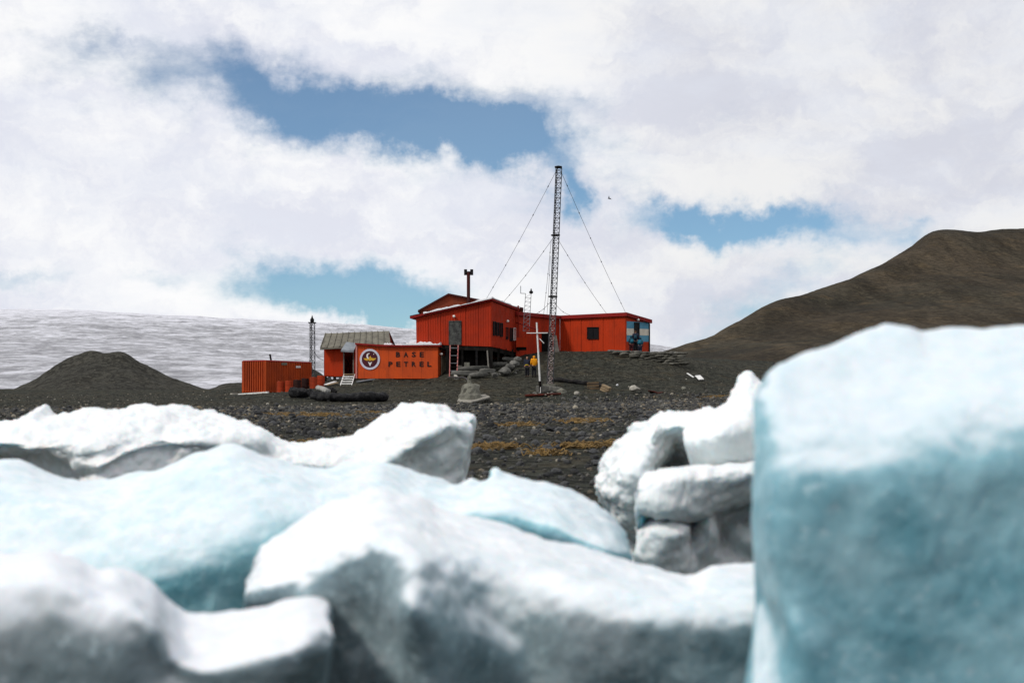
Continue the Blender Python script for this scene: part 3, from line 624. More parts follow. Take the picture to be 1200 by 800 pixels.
ice_block('ice slab overhanging a melted column, in front of the ragged white block',
  [[(747, 566, 6.65), (755, 557, 6.72), (767, 553, 6.75), (820, 548, 6.78), (883, 540, 6.8), (930, 537, 6.8)],
   [(745, 580, 6.42), (770, 570, 6.38), (820, 564, 6.38), (883, 560, 6.42), (930, 560, 6.42)],
   [(746, 597, 6.42), (775, 596, 6.36), (809, 598, 6.4), (848, 586, 6.45), (883, 580, 6.5), (930, 580, 6.5)],
   [(755, 603, 6.7), (782, 606, 6.62), (810, 610, 6.82), (830, 606, 6.6), (850, 600, 6.9), (930, 598, 6.9)],
   [(745, 625, 6.55), (762, 620, 6.42), (795, 622, 6.4), (812, 628, 6.72), (830, 630, 6.6), (848, 630, 6.9), (870, 630, 6.75), (930, 630, 6.85)],
   [(745, 655, 6.5), (765, 655, 6.42), (795, 660, 6.5), (830, 662, 6.75), (870, 660, 6.8), (930, 660, 6.8)],
   [(750, 700, 6.6), (785, 710, 6.55), (830, 715, 6.75), (930, 710, 6.8)]],
  200, 220, .7, .034, 7.5, 37.3, M['ice_white'], round_px=3, scallop=.6)

# ------------------------------------------------------------------ buildings
UP = Vector((0, 0, 1))
M['brown_roof'] = painted('brown_roof_felt', (.07, .016, .014), (.05, .02, .018))
def mid(*q):
    s = Vector((0, 0, 0))
    for v in q: s += Vector(v)
    return s/len(q)
def lerp4(bl, br, tr, tl, u, v): return bl.lerp(br, u).lerp(tl.lerp(tr, u), v)
def face_n(bl, br, tl):
    n = (br-bl).cross(tl-bl).normalized()
    return n if n.dot(Vector((0, 0, CZ))-bl) > 0 else -n
def on_face(corners, px0, py0, px1, py1):
    """rectangle of a wall that shows at these columns and rows: rays cast from the eye onto the wall plane"""
    bl, br, tr, tl = corners; n = face_n(bl, br, tl); e = Vector((0, 0, CZ)); out = []
    for x, y in ((px0, py1), (px1, py1), (px1, py0), (px0, py0)):
        dr = P(x, y, 100)-e; out.append(e+dr*((bl-e).dot(n)/dr.dot(n)))
    out[2] = Vector((out[1].x, out[1].y, out[2].z)); out[3] = Vector((out[0].x, out[0].y, out[3].z))
    return out, n
def window(corners, r, parent, frame_m, pane_m=None, name='window', fw=.06, mull=0, grow=.0):
    q, n = on_face(corners, *r); u = (q[1]-q[0]).normalized(); w = (q[1]-q[0]).length; h = (q[3]-q[0]).z
    o = MB(); b0 = q[0]+n*.035
    def rect(x0, x1, z0, z1, d0, d1): o.prism([b0+u*x0+UP*z0+n*d0, b0+u*x1+UP*z0+n*d0, b0+u*x1+UP*z0+n*d1, b0+u*x0+UP*z0+n*d1], [b0+u*x0+UP*z1+n*d0, b0+u*x1+UP*z1+n*d0, b0+u*x1+UP*z1+n*d1, b0+u*x0+UP*z1+n*d1])
    rect(0, fw, 0, h, 0, .07); rect(w-fw, w, 0, h, 0, .07); rect(fw, w-fw, 0, fw, 0, .066); rect(fw, w-fw, h-fw, h, 0, .066)
    for k in range(mull):
        c_ = fw+(w-2*fw)*(k+1)/(mull+1); rect(c_-.02, c_+.02, fw, h-fw, .012, .06)
    f = o.build(name, frame_m, parent)
    g = MB(); b1 = b0+n*.004
    g.prism([b1+u*fw+UP*fw, b1+u*(w-fw)+UP*fw, b1+u*(w-fw)+UP*fw+n*.01, b1+u*fw+UP*fw+n*.01], [b1+u*fw+UP*(h-fw), b1+u*(w-fw)+UP*(h-fw), b1+u*(w-fw)+UP*(h-fw)+n*.01, b1+u*fw+UP*(h-fw)+n*.01])
    g.build('pane', pane_m or M['glass'], f); return f
def door(corners, r, parent, m_, name='door', handle=True, proud=.04, label=None):
    q, n = on_face(corners, *r); u = (q[1]-q[0]).normalized(); w = (q[1]-q[0]).length; h = (q[3]-q[0]).z; o = MB()
    q = [a+n*.035 for a in q]
    o.plate(q, proud, n)
    o2 = o.build(name, m_, parent, label=label)
    if w > .3:
        fr = MB()
        for x0, x1, z0, z1 in ((-.06, 0, 0, h+.06), (w, w+.06, 0, h+.06), (0, w, h, h+.06)):
            fr.plate([q[0]+u*x0+UP*z0, q[0]+u*x1+UP*z0, q[0]+u*x1+UP*z1, q[0]+u*x0+UP*z1], proud+.03, n)
        fr.build('door_frame', m_, o2)
    if handle:
        hb = MB(); c_ = q[0]+u*(w*.82)+UP*(h*.48)+n*proud; hb.box(c_+n*.03, .12, .05, .03); hb.build('handle', M['black'], o2)
    return o2
def lamp(p, n, parent):
    b_ = MB(); b_.bar(p, p+n*.12, .05); o = b_.build('wall_lamp', M['galv'], parent)
    g = MB(); g.lathe(p+n*.18-UP*.11, [(.02, 0), (.09, .04), (.12, .11), (.09, .18), (.02, .22)], 10); g.build('lamp_globe', M['lamp_white'], o, smooth=True)
def roof_slab(corners, thick, m_, parent, name='roof', kind=None):
    return MB().prism([c_ for c_ in corners], [c_+UP*thick for c_ in corners]).build(name, m_, parent)

# --- main hut on stilts
A0, A1 = P(488, 403, 114.4), P(576, 406, 112.5); AT0, AT1 = P(487.5, 372.5, 114.4), P(575.8, 353, 112.5)
A2, AT2 = P(606, 413, 119.0), P(607, 364.5, 119.0)
A3 = A0+(A2-A1); AT3 = AT0+(AT2-AT1)
main = empty('station_building', (mid(A0, A1, A2, A3).x, mid(A0, A1, A2, A3).y, gz(mid(A0, A1, A2, A3).x, mid(A0, A1, A2, A3).y)),
             'tall deep red hut on black stilts with a steep ladder up to its grey door', 'building')
fc = [A0, A1, AT1, AT0]; rc = [A1, A2, AT2, AT1]
cladding(A0, A1, AT1, AT0, 6, M['main_red'], main, pitch=.21, depth=.022)
cladding(A1, A2, AT2, AT1, 6, M['main_red'], main, pitch=.3, depth=.02)
MB().prism([A0+Vector((.1, .5, 0)), A3, A3+Vector((.1, -.1, 0)), A0+Vector((.2, .5, 0))], [AT0+Vector((.1, .5, 0)), AT3, AT3+Vector((.1, -.1, 0)), AT0+Vector((.2, .5, 0))]).build('side_wall', M['main_red'], main)
MB().prism([A3, A2, A2+Vector((0, .1, 0)), A3+Vector((0, .1, 0))], [AT3, AT2, AT2+Vector((0, .1, 0)), AT3+Vector((0, .1, 0))]).build('back_wall', M['main_red'], main)
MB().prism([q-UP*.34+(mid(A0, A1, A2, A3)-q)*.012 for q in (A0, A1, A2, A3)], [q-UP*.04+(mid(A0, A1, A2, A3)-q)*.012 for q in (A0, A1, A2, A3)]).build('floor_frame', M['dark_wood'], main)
o_l = (AT0-AT1).normalized(); o_f = (AT1-AT2); o_f.normalize()
R0 = AT0+o_l*.42+o_f*.28; R1 = AT1-o_l*.16+o_f*.28; R2 = AT2-o_l*.16-o_f*.2; R3 = AT3+o_l*.42-o_f*.2
roof_slab([q+UP*.02 for q in (R0, R1, R2, R3)], .16, M['trim_red'], main)
MB().prism([R0+UP*.185, R0.lerp(R1, .12)+UP*.185, R0.lerp(R1, .12)+UP*.185-o_f*.6, R0+UP*.185-o_f*.6], [q+UP*.05 for q in (R0+UP*.185, R0.lerp(R1, .12)+UP*.185, R0.lerp(R1, .12)+UP*.185-o_f*.6, R0+UP*.185-o_f*.6)]).build('gutter', M['black'], main)
s0, s1, s2_, s3 = R0.lerp(R1, .17), R1+o_f*.02, R2.lerp(R1, .05), R3.lerp(R0, .3).lerp(R2.lerp(R1, .05), .17)
def snow_sheet(pts_edge, inward, parent, th=.12, n=44, w=1.1):
    """thin uneven strip of snow along a roof edge"""
    a, b = Vector(pts_edge[0]), Vector(pts_edge[1]); o = MB(); inward = Vector(inward); bot = []; tp = []
    sec = []
    for i in range(n):
        t_ = i/(n-1); k = fbm(np.array([[t_*6.3+a.x, 3.3, 1.1]]), 3)[0]; h = max(.02, th*(.75+1.1*k)); ww = w*(.8+.5*k)
        q = a.lerp(b, t_); sec.append([q-inward*.02, q-inward*.02+UP*h*.8, q+inward*ww*.25+UP*h*1.15, q+inward*ww*.8+UP*h*.7, q+inward*ww])
    vs = [p for s_ in sec for p in s_]; fs = []
    for i in range(n-1):
        for j in range(5): fs.append([i*5+j, (i+1)*5+j, (i+1)*5+(j+1) % 5, i*5+(j+1) % 5])
    fs += [[0, 1, 2, 3, 4], [(n-1)*5+j for j in range(5)]]
    o.add(vs, fs); return o.build('snow_patch', M['snow'], parent)
snow_sheet((s0+UP*.14+o_f*.05, s1+UP*.14+o_f*.05), -o_f, main, .16, w=1.2)
snow_sheet((R1+UP*.18-o_f*.3, R2+UP*.18), o_l, main, .10, w=.5)
# door, lamps, windows
door(fc, (527.3, 376.7, 540.2, 404.0), main, M['grey_door'], proud=.05)
q, n = on_face(fc, 532.5, 370, 533.5, 371.5); lamp(mid(*q), n, main)
q, n = on_face(rc, 592, 375.5, 593, 377); lamp(mid(*q), n, main)
for x0, x1, y0, y1 in ((577.2, 580.0, 376.5, 393), (581.2, 584.0, 377.5, 393.5), (585.3, 588.2, 378.2, 394.5), (592.0, 594.6, 383.5, 397.5), (596.6, 600.0, 384, 399.5)):
    window(rc, (x0, y0, x1, y1), main, M['black'], fw=.06, mull=0)
window(rc, (601.0, 384, 603.4, 399), main, M['white'], M['canvas'], name='shutter', fw=.05)
# stilts and bracing
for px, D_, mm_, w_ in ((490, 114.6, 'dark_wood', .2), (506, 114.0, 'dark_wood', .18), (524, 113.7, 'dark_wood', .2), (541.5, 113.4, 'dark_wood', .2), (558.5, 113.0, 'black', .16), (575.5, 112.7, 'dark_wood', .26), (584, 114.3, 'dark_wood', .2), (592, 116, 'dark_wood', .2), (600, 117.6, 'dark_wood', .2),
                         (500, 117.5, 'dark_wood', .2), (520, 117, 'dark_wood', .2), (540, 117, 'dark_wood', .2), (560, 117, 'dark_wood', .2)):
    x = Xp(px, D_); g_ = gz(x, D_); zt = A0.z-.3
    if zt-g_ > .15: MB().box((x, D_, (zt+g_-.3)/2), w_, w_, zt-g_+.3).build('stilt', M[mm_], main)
x = Xp(572.0, 112.2); MB().bar((Xp(573, 112.2), 112.2, gz(x, 112.2)-.1), (Xp(571, 112.2), 112.6, A1.z-.3), .06, 8).build('prop', M['grey_wood'], main, label='pale leaning prop under the floor')
MB().bar(P(508, 431, 115.6), P(541, 408, 115.6), .04).build('brace', M['dark_wood'], main)
MB().prism([A0+Vector((.3, 1.8, -2.6)), A1+Vector((-.4, 2.0, -2.6)), A1+Vector((-.4, 2.15, -2.6)), A0+Vector((.3, 1.95, -2.6))], [A0+Vector((.3, 1.8, -.36)), A1+Vector((-.4, 2.0, -.36)), A1+Vector((-.4, 2.15, -.36)), A0+Vector((.3, 1.95, -.36))]).build('underfloor_shade_sheet', M['dark_wood'], main)  # dark sheet standing in for the deep shade under the floor
for px, w_, h_ in ((538.5, .42, .55), (547.2, .42, .68)):
    x = Xp(px, 112.9); MB().box((x, 112.9, gz(x, 112.9)+h_/2-.05), w_, .4, h_).build('footing_block', M['concrete'], main, bevel=.02)
# ladder with faded rails
lad = empty('ladder', on(531, 112.0), 'steep ladder with faded pink rails under the grey door', 'ladder')
for px0, px1 in ((527.6, 527.0), (537.0, 535.6)):
    b_ = MB(); x = Xp(px1, 112.2); b_.bar((x, 111.9, gz(x, 111.9)-.1), P(px0, 404.5, 113.2), .045, 8); b_.build('rail', M['pink_rail'], lad)
for i in range(8):
    t_ = (i+.6)/8.3; y_ = 111.9+1.3*t_; z_ = gz(Xp(531, 112), 111.9)+(Zp(404.5, 113.2)-gz(Xp(531, 112), 111.9))*t_
    MB().box((Xp(532, y_), y_, z_), .58, .2, .04).build('rung', M['galv' if i % 2 else 'dark_wood'], lad)
# gable of the block behind, seen over the roof, with its own chimney pipe
g_ = [P(493, 364, 119.2), P(525.5, 346, 119.2), P(612, 362.5, 119.2)]
bk = empty('gabled_building', on(545, 122), 'brown red gabled block rising behind the stilt hut, with a capped stovepipe', 'building')
zb = gz(bk.location.x, 122)
base_ = [Vector((g_[0].x, 119.2, zb)), Vector((g_[2].x, 119.2, zb))]
ribbed('gable_wall', Vector((g_[0].x, 119.2, A0.z)), Vector((g_[2].x, 119.2, A0.z)), Vector((g_[2].x, 119.2, g_[2].z-.02)), g_[0]-UP*.02, M['brown_red'], bk, .22, .02)
MB().plate([g_[0], g_[2], g_[1]], .06).build('gable', M['brown_red'], bk)
MB().prism([Vector((g_[0].x, 119.4, zb-.3)), Vector((g_[2].x, 119.4, zb-.3)), Vector((g_[2].x, 127, zb-.3)), Vector((g_[0].x, 127, zb-.3))],
           [Vector((g_[0].x, 119.4, g_[0].z-.1)), Vector((g_[2].x, 119.4, g_[2].z-.1)), Vector((g_[2].x, 127, g_[2].z-.1)), Vector((g_[0].x, 127, g_[0].z-.1))]).build('wall', M['brown_red'], bk)
for a, b_, nm in ((g_[0], g_[1], 'roof'), (g_[1], g_[2], 'roof')):
    dr = (b_-a).normalized(); a2 = a-dr*.25 if a is g_[0] else a; b2 = b_+dr*.1 if b_ is g_[2] else b_
    MB().prism([a2+Vector((0, -.25, 0)), b2+Vector((0, -.25, 0)), b2+Vector((0, 8, 0)), a2+Vector((0, 8, 0))], [q_+UP*.15 for q_ in (a2+Vector((0, -.25, 0)), b2+Vector((0, -.25, 0)), b2+Vector((0, 8, 0)), a2+Vector((0, 8, 0)))]).build(nm, M['brown_roof'], bk)
ch = MB().bar(P(549, 356, 118.9), P(549, 319, 118.9), .14, 12).build('stovepipe', M['brown_roof'], bk, smooth=False)
hb = MB(); hb.bar(P(546, 319.3, 118.9), P(552, 319.3, 118.9), .1, 8)
for px in (545.6, 552.8): hb.bar(P(px, 322.3, 118.9), P(px, 315.6, 118.9), .13, 10)
hb.build('pipe_cap', M['black'], ch)

# --- long low wing with the flag
WN = P(733.3, 411, 120.0); e1 = Vector((math.cos(math.radians(35)), -math.sin(math.radians(35)), 0)); e2 = Vector((math.sin(math.radians(35)), math.cos(math.radians(35)), 0))
def wing_pt(px, py_known=None):     # foot of the long wall under a column
    t_ = 0
    k_ = (px-600)/F
    # WN - e1*t : x = k*y
    t_ = (WN.x-k_*WN.y)/(e1.x-k_*e1.y)
    return WN-e1*t_
WI = wing_pt(656.3); zt = Zp(370.8, 120.0)
k_ = (605-600)/F; t_ = (WI.x-k_*WI.y)/(e2.x-k_*e2.y); WL = WI-e2*t_
k_ = (761-600)/F; t_ = -(WN.x-k_*WN.y)/(e2.x-k_*e2.y); WR = WN+e2*t_
zlo = WN.z-.15; drop_r = .38
def vz(p, z): return Vector((p.x, p.y, z))
wing = empty('flag_building', (mid(WN, WI, WR).x, mid(WN, WI, WR).y+1.5, gz(mid(WN, WI, WR).x, mid(WN, WI, WR).y+1.5)), 'low orange red building with a dark square window and a blue and white flag wall', 'building')
fw_ = [vz(WI, zlo), vz(WN, zlo), vz(WN, zt), vz(WI, zt)]
cladding(*fw_, 6, M['red'], wing, pitch=.3, depth=.012)
lw_ = [vz(WL, zlo-.5), vz(WI, zlo-.5), vz(WI, zt), vz(WL, zt)]
cladding(*lw_, 5, M['main_red'], wing, pitch=.3, depth=.012)  # receding wall, its shade put into a deeper red than the front
rw_ = [vz(WN, zlo-.2), vz(WR, zlo-.2), vz(WR, zt-drop_r), vz(WN, zt)]
nr = face_n(rw_[0], rw_[1], rw_[3])
MB().plate(rw_, .06, -nr).build('end_wall', M['red'], wing)
BK1 = WR-e1*6.5; BK0 = WL-e1*2.0
MB().prism([vz(WR, zlo-.5), vz(BK1, zlo-.5), vz(BK1+e2*.1, zlo-.5), vz(WR+e2*.1, zlo-.5)], [vz(WR, zt-drop_r-.05), vz(BK1, zt-drop_r-.05), vz(BK1+e2*.1, zt-drop_r-.05), vz(WR+e2*.1, zt-drop_r-.05)]).build('back_wall', M['red'], wing)
# roof with a deep maroon fascia
E = .22
ra, rb, rc_, rd = vz(WI-e2*E-e1*.0, zt+.0), vz(WN+e1*E-e2*E, zt+.03), vz(WR+e1*E+e2*.1, zt-drop_r+.0), vz(WI+e2*((WR-WN).length+.1), zt-drop_r+.0)
MB().prism([ra, rb, rc_, rd], [q_+UP*.3 for q_ in (ra, rb, rc_, rd)]).build('roof', M['trim_red'], wing)
la, lb = vz(WL+e1*E-e2*.2, zt-.012), vz(WI+e1*E-e2*(E+.01), zt-.012)
MB().prism([la, lb, lb-e1*3.2, la-e1*3.2], [q_+UP*.30 for q_ in (la, lb, lb-e1*3.2, la-e1*3.2)]).build('roof', M['trim_red'], wing)
window(fw_, (688.6, 383.2, 702.0, 397.2), wing, M['black'], fw=.05, mull=1)
# painted flag on the end wall: three bands
for (y0, y1, dy, m_) in ((376.2, 384.6, 1.6, 'flag_blue'), (384.6, 392.6, .9, 'flag_white'), (392.6, 400.2, .2, 'flag_blue')):
    q, n = on_face(rw_, 734.3, y0, 760.2, y1); q2, _ = on_face(rw_, 734.3, y0+dy, 760.2, y1+dy*.6)
    MB().plate([q[0], Vector((q[1].x, q[1].y, q2[1].z)), Vector((q[2].x, q[2].y, q2[2].z)), q[3]], .012, nr).build('flag_band', M[m_], wing)
door(rw_, (743.2, 378.5, 748.2, 410), wing, M['black'], handle=False, proud=.02)
q, n = on_face(rw_, 745, 374, 746, 375.5); lamp(mid(*q)+n*.02, n, wing)
MB().prism([vz(WR-e2*.14+e1*.01, zlo), vz(WR+e2*.02+e1*.01, zlo), vz(WR+e2*.02+e1*.06, zlo), vz(WR-e2*.14+e1*.06, zlo)], [vz(q_, zt-drop_r-.02) for q_ in (WR-e2*.14+e1*.01, WR+e2*.02+e1*.01, WR+e2*.02+e1*.06, WR-e2*.14+e1*.06)]).build('corner_trim', M['black'], wing)
# left wing doorway: inner darkness painted on a flat plate; pale door swung open
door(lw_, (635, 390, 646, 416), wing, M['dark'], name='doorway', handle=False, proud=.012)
dq = P(648.5, 415.5, 119.6); dd = Vector((1.0, -.25, 0)).normalized()
MB().prism([dq, dq+dd*.55, dq+dd*.55+Vector((0, .05, 0)), dq+Vector((0, .05, 0))], [q_+UP*1.6 for q_ in (dq+dd*.02, dq+dd*.25, dq+dd*.25+Vector((0, .05, 0)), dq+dd*.02+Vector((0, .05, 0)))]).build('open_door', M['grey_wood'], wing, label='pale grey door leaning open beside the dark entrance')
MB().bar(P(607.3, 358, 118.2), P(607.3, 412, 118.2), .07).build('downpipe', M['dark_red'], wing)
MB().box(P(611, 401.3, 117.6)-UP*.0, .85, .7, .75).build('porch_box', M['red'], wing)
MB().box(P(611, 408.5, 117.8), .8, .6, .25).build('porch_base', M['dark_wood'], wing)
MB().bar(P(604, 377.5, 118.5), P(621, 383, 117.0), .05).build('conduit', M['trim_red'], wing)
MB().bar(P(621, 383, 117.0), P(630, 386.0, 117.2), .05).build('conduit', M['trim_red'], wing)

# --- low hut with the sign painted on its front
S0, S1 = P(417, 441.5, 114.6), P(513.2, 441.8, 113.4); ST0, ST1 = P(417.3, 403.7, 114.6), P(513, 406, 113.4)
sdx = (S1-S0).normalized(); sdy = Vector((-sdx.y, sdx.x, 0)).normalized()
k_ = (524.5-600)/F; t_ = -(S1.x-k_*S1.y)/(sdy.x-k_*sdy.y); t_ = min(abs(t_), 7)
sdy2 = Vector((.22, 1, 0)).normalized(); t_ = -(S1.x-k_*S1.y)/(sdy2.x-k_*sdy2.y)
S2 = S1+sdy2*t_; ST2 = vz(S2, ST1.z-.30); S3 = S0+sdy2*t_; ST3 = vz(S3, ST0.z-.2)
for q_ in (S0, S1, S2, S3): q_.z -= .12
hut = empty('sign_hut', (mid(S0, S1, S2, S3).x, mid(S0, S1, S2, S3).y, S0.z), 'low orange hut with BASE PETREL lettered on its front and snow along its roof', 'building')
sf = [S0, S1, ST1, ST0]
for i in range(5):
    a, b_ = i/5, (i+1)/5-.001; o = sdy*(-.006*(i % 2))
    MB().plate([S0.lerp(S1, a)+o, S0.lerp(S1, b_)+o, ST0.lerp(ST1, b_)+o, ST0.lerp(ST1, a)+o], .06, sdy).build('wall_panel', M['sign_red'], hut)
sr = [S1, S2, ST2, ST1]; MB().plate(sr, .06, face_n(S1, S2, ST1)*-1).build('side_wall', M['sign_red'], hut)
MB().plate([S0, S3, ST3, ST0], .06, sdx).build('side_wall', M['sign_red'], hut)
MB().plate([S3, S2, ST2, ST3], .06, -sdy).build('back_wall', M['sign_red'], hut)
q4 = [ST0-sdx*.02-sdy*.22, ST1+sdx*.22-sdy*.22, ST2+sdx*.25+sdy*.1, ST3+sdy*.1]
sag = []
nseg = 12
vs = []
for i in range(nseg+1):
    t_ = i/nseg; dz_ = -.10*math.sin(math.pi*min(1, t_*1.15))
    for a, b_ in ((q4[0], q4[1]), (q4[3], q4[2])):
        p_ = a.lerp(b_, t_)+UP*dz_; vs += [p_, p_+UP*.13]
fs = []
for i in range(nseg):
    k0, k1 = i*4, i*4+4; fs += [[k0, k1, k1+1, k0+1], [k0+1, k1+1, k1+3, k0+3], [k0+3, k1+3, k1+2, k0+2], [k0+2, k1+2, k1, k0]]
fs += [[0, 1, 3, 2], [nseg*4+j for j in (0, 2, 3, 1)]]
MB().add(vs, fs).build('roof', M['trim_red'], hut)
e0, e1_ = q4[0].lerp(q4[1], .60), q4[0].lerp(q4[1], 1.0)
snow_sheet((e0+UP*.05, e1_+UP*.135), sdy, hut, .22, w=1.8)
snow_sheet((q4[0].lerp(q4[1], .33)+UP*.05+sdy*.3, q4[0].lerp(q4[1], .42)+UP*.05+sdy*.3), sdy, hut, .12, n=14, w=.8)
snow_sheet((q4[0].lerp(q4[1], .46)+UP*.05+sdy*.4, q4[0].lerp(q4[1], .55)+UP*.04+sdy*.4), sdy, hut, .09, n=14, w=.7)
door(sr, (516.6, 417.5, 521.0, 443), hut, M['beige_door'], handle=False)
q, n = on_face(sr, 514.3, 414, 515.3, 415.5); lamp(mid(*q), n, hut)
MB().prism([S0-sdy*.03, S0+sdx*.12-sdy*.03, S0+sdx*.12-sdy*.075, S0-sdy*.075], [vz(q_, ST0.z-.05) for q_ in (S0-sdy*.03, S0+sdx*.12-sdy*.03, S0+sdx*.12-sdy*.075, S0-sdy*.075)]).build('corner_trim', M['pink_rail'], hut)
# lettering
def letters(word, x0, x1, ytop, ybot, parent, corners, m_, embolden=.03):
    n_ = len(word)
    for i, chr_ in enumerate(word):
        cu = bpy.data.curves.new('letter', 'FONT'); cu.body = chr_; cu.extrude = .012; cu.offset = embolden; cu.resolution_u = 2; cu.size = 1
        ob = bpy.data.objects.new('letter', cu); COL.objects.link(ob); dg = bpy.context.evaluated_depsgraph_get(); dg.update()
        me = bpy.data.meshes.new_from_object(ob.evaluated_get(dg)); bpy.data.objects.remove(ob)
        co = np.zeros(len(me.vertices)*3, np.float32); me.vertices.foreach_get('co', co); co = co.reshape(-1, 3)
        w = (x1-x0)/(n_-1) if n_ > 1 else 0; cx = x0+w*i
        q_, nn = on_face(corners, cx-2.4, ytop, cx+2.4, ybot)
        lo, hi_ = co.min(0), co.max(0); u_ = (q_[1]-q_[0])/(hi_[0]-lo[0]); v_ = (q_[3]-q_[0])/(hi_[1]-lo[1])
        if chr_ == 'I': u_ = u_.normalized()
        off = origin(parent)
        out = [q_[0]+u_*(c[0]-lo[0])+v_*(c[1]-lo[1])+nn*(c[2]-lo[2]+.012)-off for c in co]
        me.vertices.foreach_set('co', np.array(out, np.float32).ravel()); me.update(); me.materials.clear(); link('letter', me, m_, parent)
letters('BASE', 466.5, 494.2, 412.2, 418.3, hut, sf, M['letter'])
letters('PETREL', 457.6, 503.2, 423.6, 429.4, hut, sf, M['letter'])
# round emblem
qc, n = on_face(sf, 433.1, 420.4, 434.1, 421.4); ec = mid(*qc)+n*.01; R_ = 12.2/F*114.3
def disc(r0, r1, d0, d1, nm, m_, par, seg=40):
    vs = []; fs = []
    for k in range(seg):
        a = 2*math.pi*k/seg; dr = sdx*math.cos(a)+UP*math.sin(a)
        vs += [ec+dr*r0+n*d0, ec+dr*r1+n*d0, ec+dr*r1+n*d1, ec+dr*r0+n*d1]
    for k in range(seg):
        a, b_ = 4*k, 4*((k+1) % seg)
        for j in range(4): fs.append([a+j, b_+j, b_+(j+1) % 4, a+(j+1) % 4])
    return MB().add(vs, fs).build(nm, m_, par)
emb = disc(R_*.80, R_, 0, .05, 'emblem', M['emblem_ring'], hut)
disc(.004, R_*.80, 0, .03, 'emblem_field', M['emblem_dark'], emb)
def shape(pts, nm, m_, d0=.031, d1=.015):
    MB().plate([ec+sdx*x*R_+UP*y*R_+n*d0 for x, y in pts], d1, n).build(nm, m_, emb)
shape([(0, -.16), (.14, -.10), (.34, -.14), (.56, -.02), (.64, .12), (.40, .10), (.16, .14), (.06, .34), (-.04, .22), (-.16, .12), (-.40, .10), (-.64, .10), (-.52, -.04), (-.32, -.14), (-.14, -.10)], 'emblem_bird', M['emblem_gold'])
cres = [(math.cos(a)*.24-.10, math.sin(a)*.28+.32) for a in np.linspace(1.1, 4.6, 12)]+[(math.cos(a)*.17-.02, math.sin(a)*.22+.32) for a in np.linspace(4.3, 1.5, 10)]
shape(cres, 'emblem_crescent', M['white'], .047, .01)
shape([(-.20, -.24), (.0, -.32), (.22, -.24), (.02, -.66)], 'emblem_wedge', M['white'])
shape([(.33, .50), (.38, .45), (.43, .50), (.38, .55)], 'emblem_star', M['white'])

# --- tin roofed hut to its left
G0, G1 = P(379.6, 441, 117.2), P(452, 441, 116.4); GT0, GT1 = P(379.6, 406, 117.2), P(452, 404, 116.4)
RL0, RL1 = P(375.2, 408.3, 116.6), P(458, 404, 115.8); RT0, RT1 = P(381.3, 391.2, 119.0), P(456, 388.4, 118.2)
gdx = (G1-G0).normalized(); gdy = Vector((-gdx.y, gdx.x, 0))
G2, G3 = G1+gdy*4.6, G0+gdy*4.6; GT2, GT3 = vz(G2, GT1.z), vz(G3, GT0.z)
th = empty('tin_roof_hut', (mid(G0, G1, G2, G3).x, mid(G0, G1, G2, G3).y, gz(mid(G0, G1, G2, G3).x, G0.y+1)), 'orange hut with a grey seamed tin roof and an open black doorway', 'building')
gfc = [G0, G1, GT1, GT0]
def at_px(px):                   # fraction along the front wall under a column
    k_ = (px-600)/F; return -(G0.x-k_*G0.y)/((G1.x-G0.x)-k_*(G1.y-G0.y))
tA, tB = at_px(402.9), at_px(414.3); zd = Zp(410.8, 116.9)
def wall_part(t0, t1, z0=None, z1=None, n_=1):
    for i in range(n_):
        a, b_ = t0+(t1-t0)*i/n_, t0+(t1-t0)*(i+1)/n_-.002
        ql, qr, qtr, qtl = G0.lerp(G1, a), G0.lerp(G1, b_), GT0.lerp(GT1, b_), GT0.lerp(GT1, a)
        if z0 is not None: ql, qr = vz(ql, z0), vz(qr, z0)
        MB().plate([ql, qr, qtr, qtl], .07, gdy).build('wall_panel', M['red'], th)
wall_part(0, tA, n_=2); wall_part(tB, 1, n_=3); wall_part(tA, tB, z0=zd)
MB().plate([G0, G3, GT3, GT0], .07, gdx).build('side_wall', M['red'], th); MB().plate([G3, G2, GT2, GT3], .07, -gdy).build('back_wall', M['red'], th)
rg = mid(GT1, GT2); rg = vz(rg, RT1.z-.1)
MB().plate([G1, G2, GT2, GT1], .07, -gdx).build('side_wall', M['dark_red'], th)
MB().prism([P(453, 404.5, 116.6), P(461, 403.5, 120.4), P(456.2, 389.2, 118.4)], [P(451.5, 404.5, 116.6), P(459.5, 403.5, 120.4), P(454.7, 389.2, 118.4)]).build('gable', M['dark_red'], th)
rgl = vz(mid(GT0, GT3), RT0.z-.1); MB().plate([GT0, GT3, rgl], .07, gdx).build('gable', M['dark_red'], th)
MB().prism([q_+UP*.0 for q_ in (G0, G1, G2, G3)], [q_+UP*.08 for q_ in (G0, G1, G2, G3)]).build('floor', M['dark_wood'], th)
np_ = 11; rdn = (RL1-RL0).cross(RT0-RL0).normalized(); rdn = rdn if rdn.z > 0 else -rdn
for i in range(np_):
    a, b_ = i/np_, (i+1)/np_
    c0, c1, c2, c3 = RL0.lerp(RL1, a+.002), RL0.lerp(RL1, b_-.002), RT0.lerp(RT1, b_-.002), RT0.lerp(RT1, a+.002)
    mb_ = MB(); j = rdn*random.uniform(0, .015)
    mb_.prism([c0+j, c1+j, c2+j, c3+j], [q_+j+rdn*.05 for q_ in (c0, c1, c2, c3)])
    u_ = (c1-c0).normalized()*.05; mb_.prism([c0+j+rdn*.05, c0+u_+j+rdn*.05, c3+u_+j+rdn*.05, c3+j+rdn*.05], [q_+j+rdn*.12 for q_ in (c0, c0+u_, c3+u_, c3)])
    mb_.build('roof_panel', M['tin'], th)
bk0, bk1 = RT0+Vector((0, 2.6, -1.05)), RT1+Vector((.30, 2.6, -1.05))
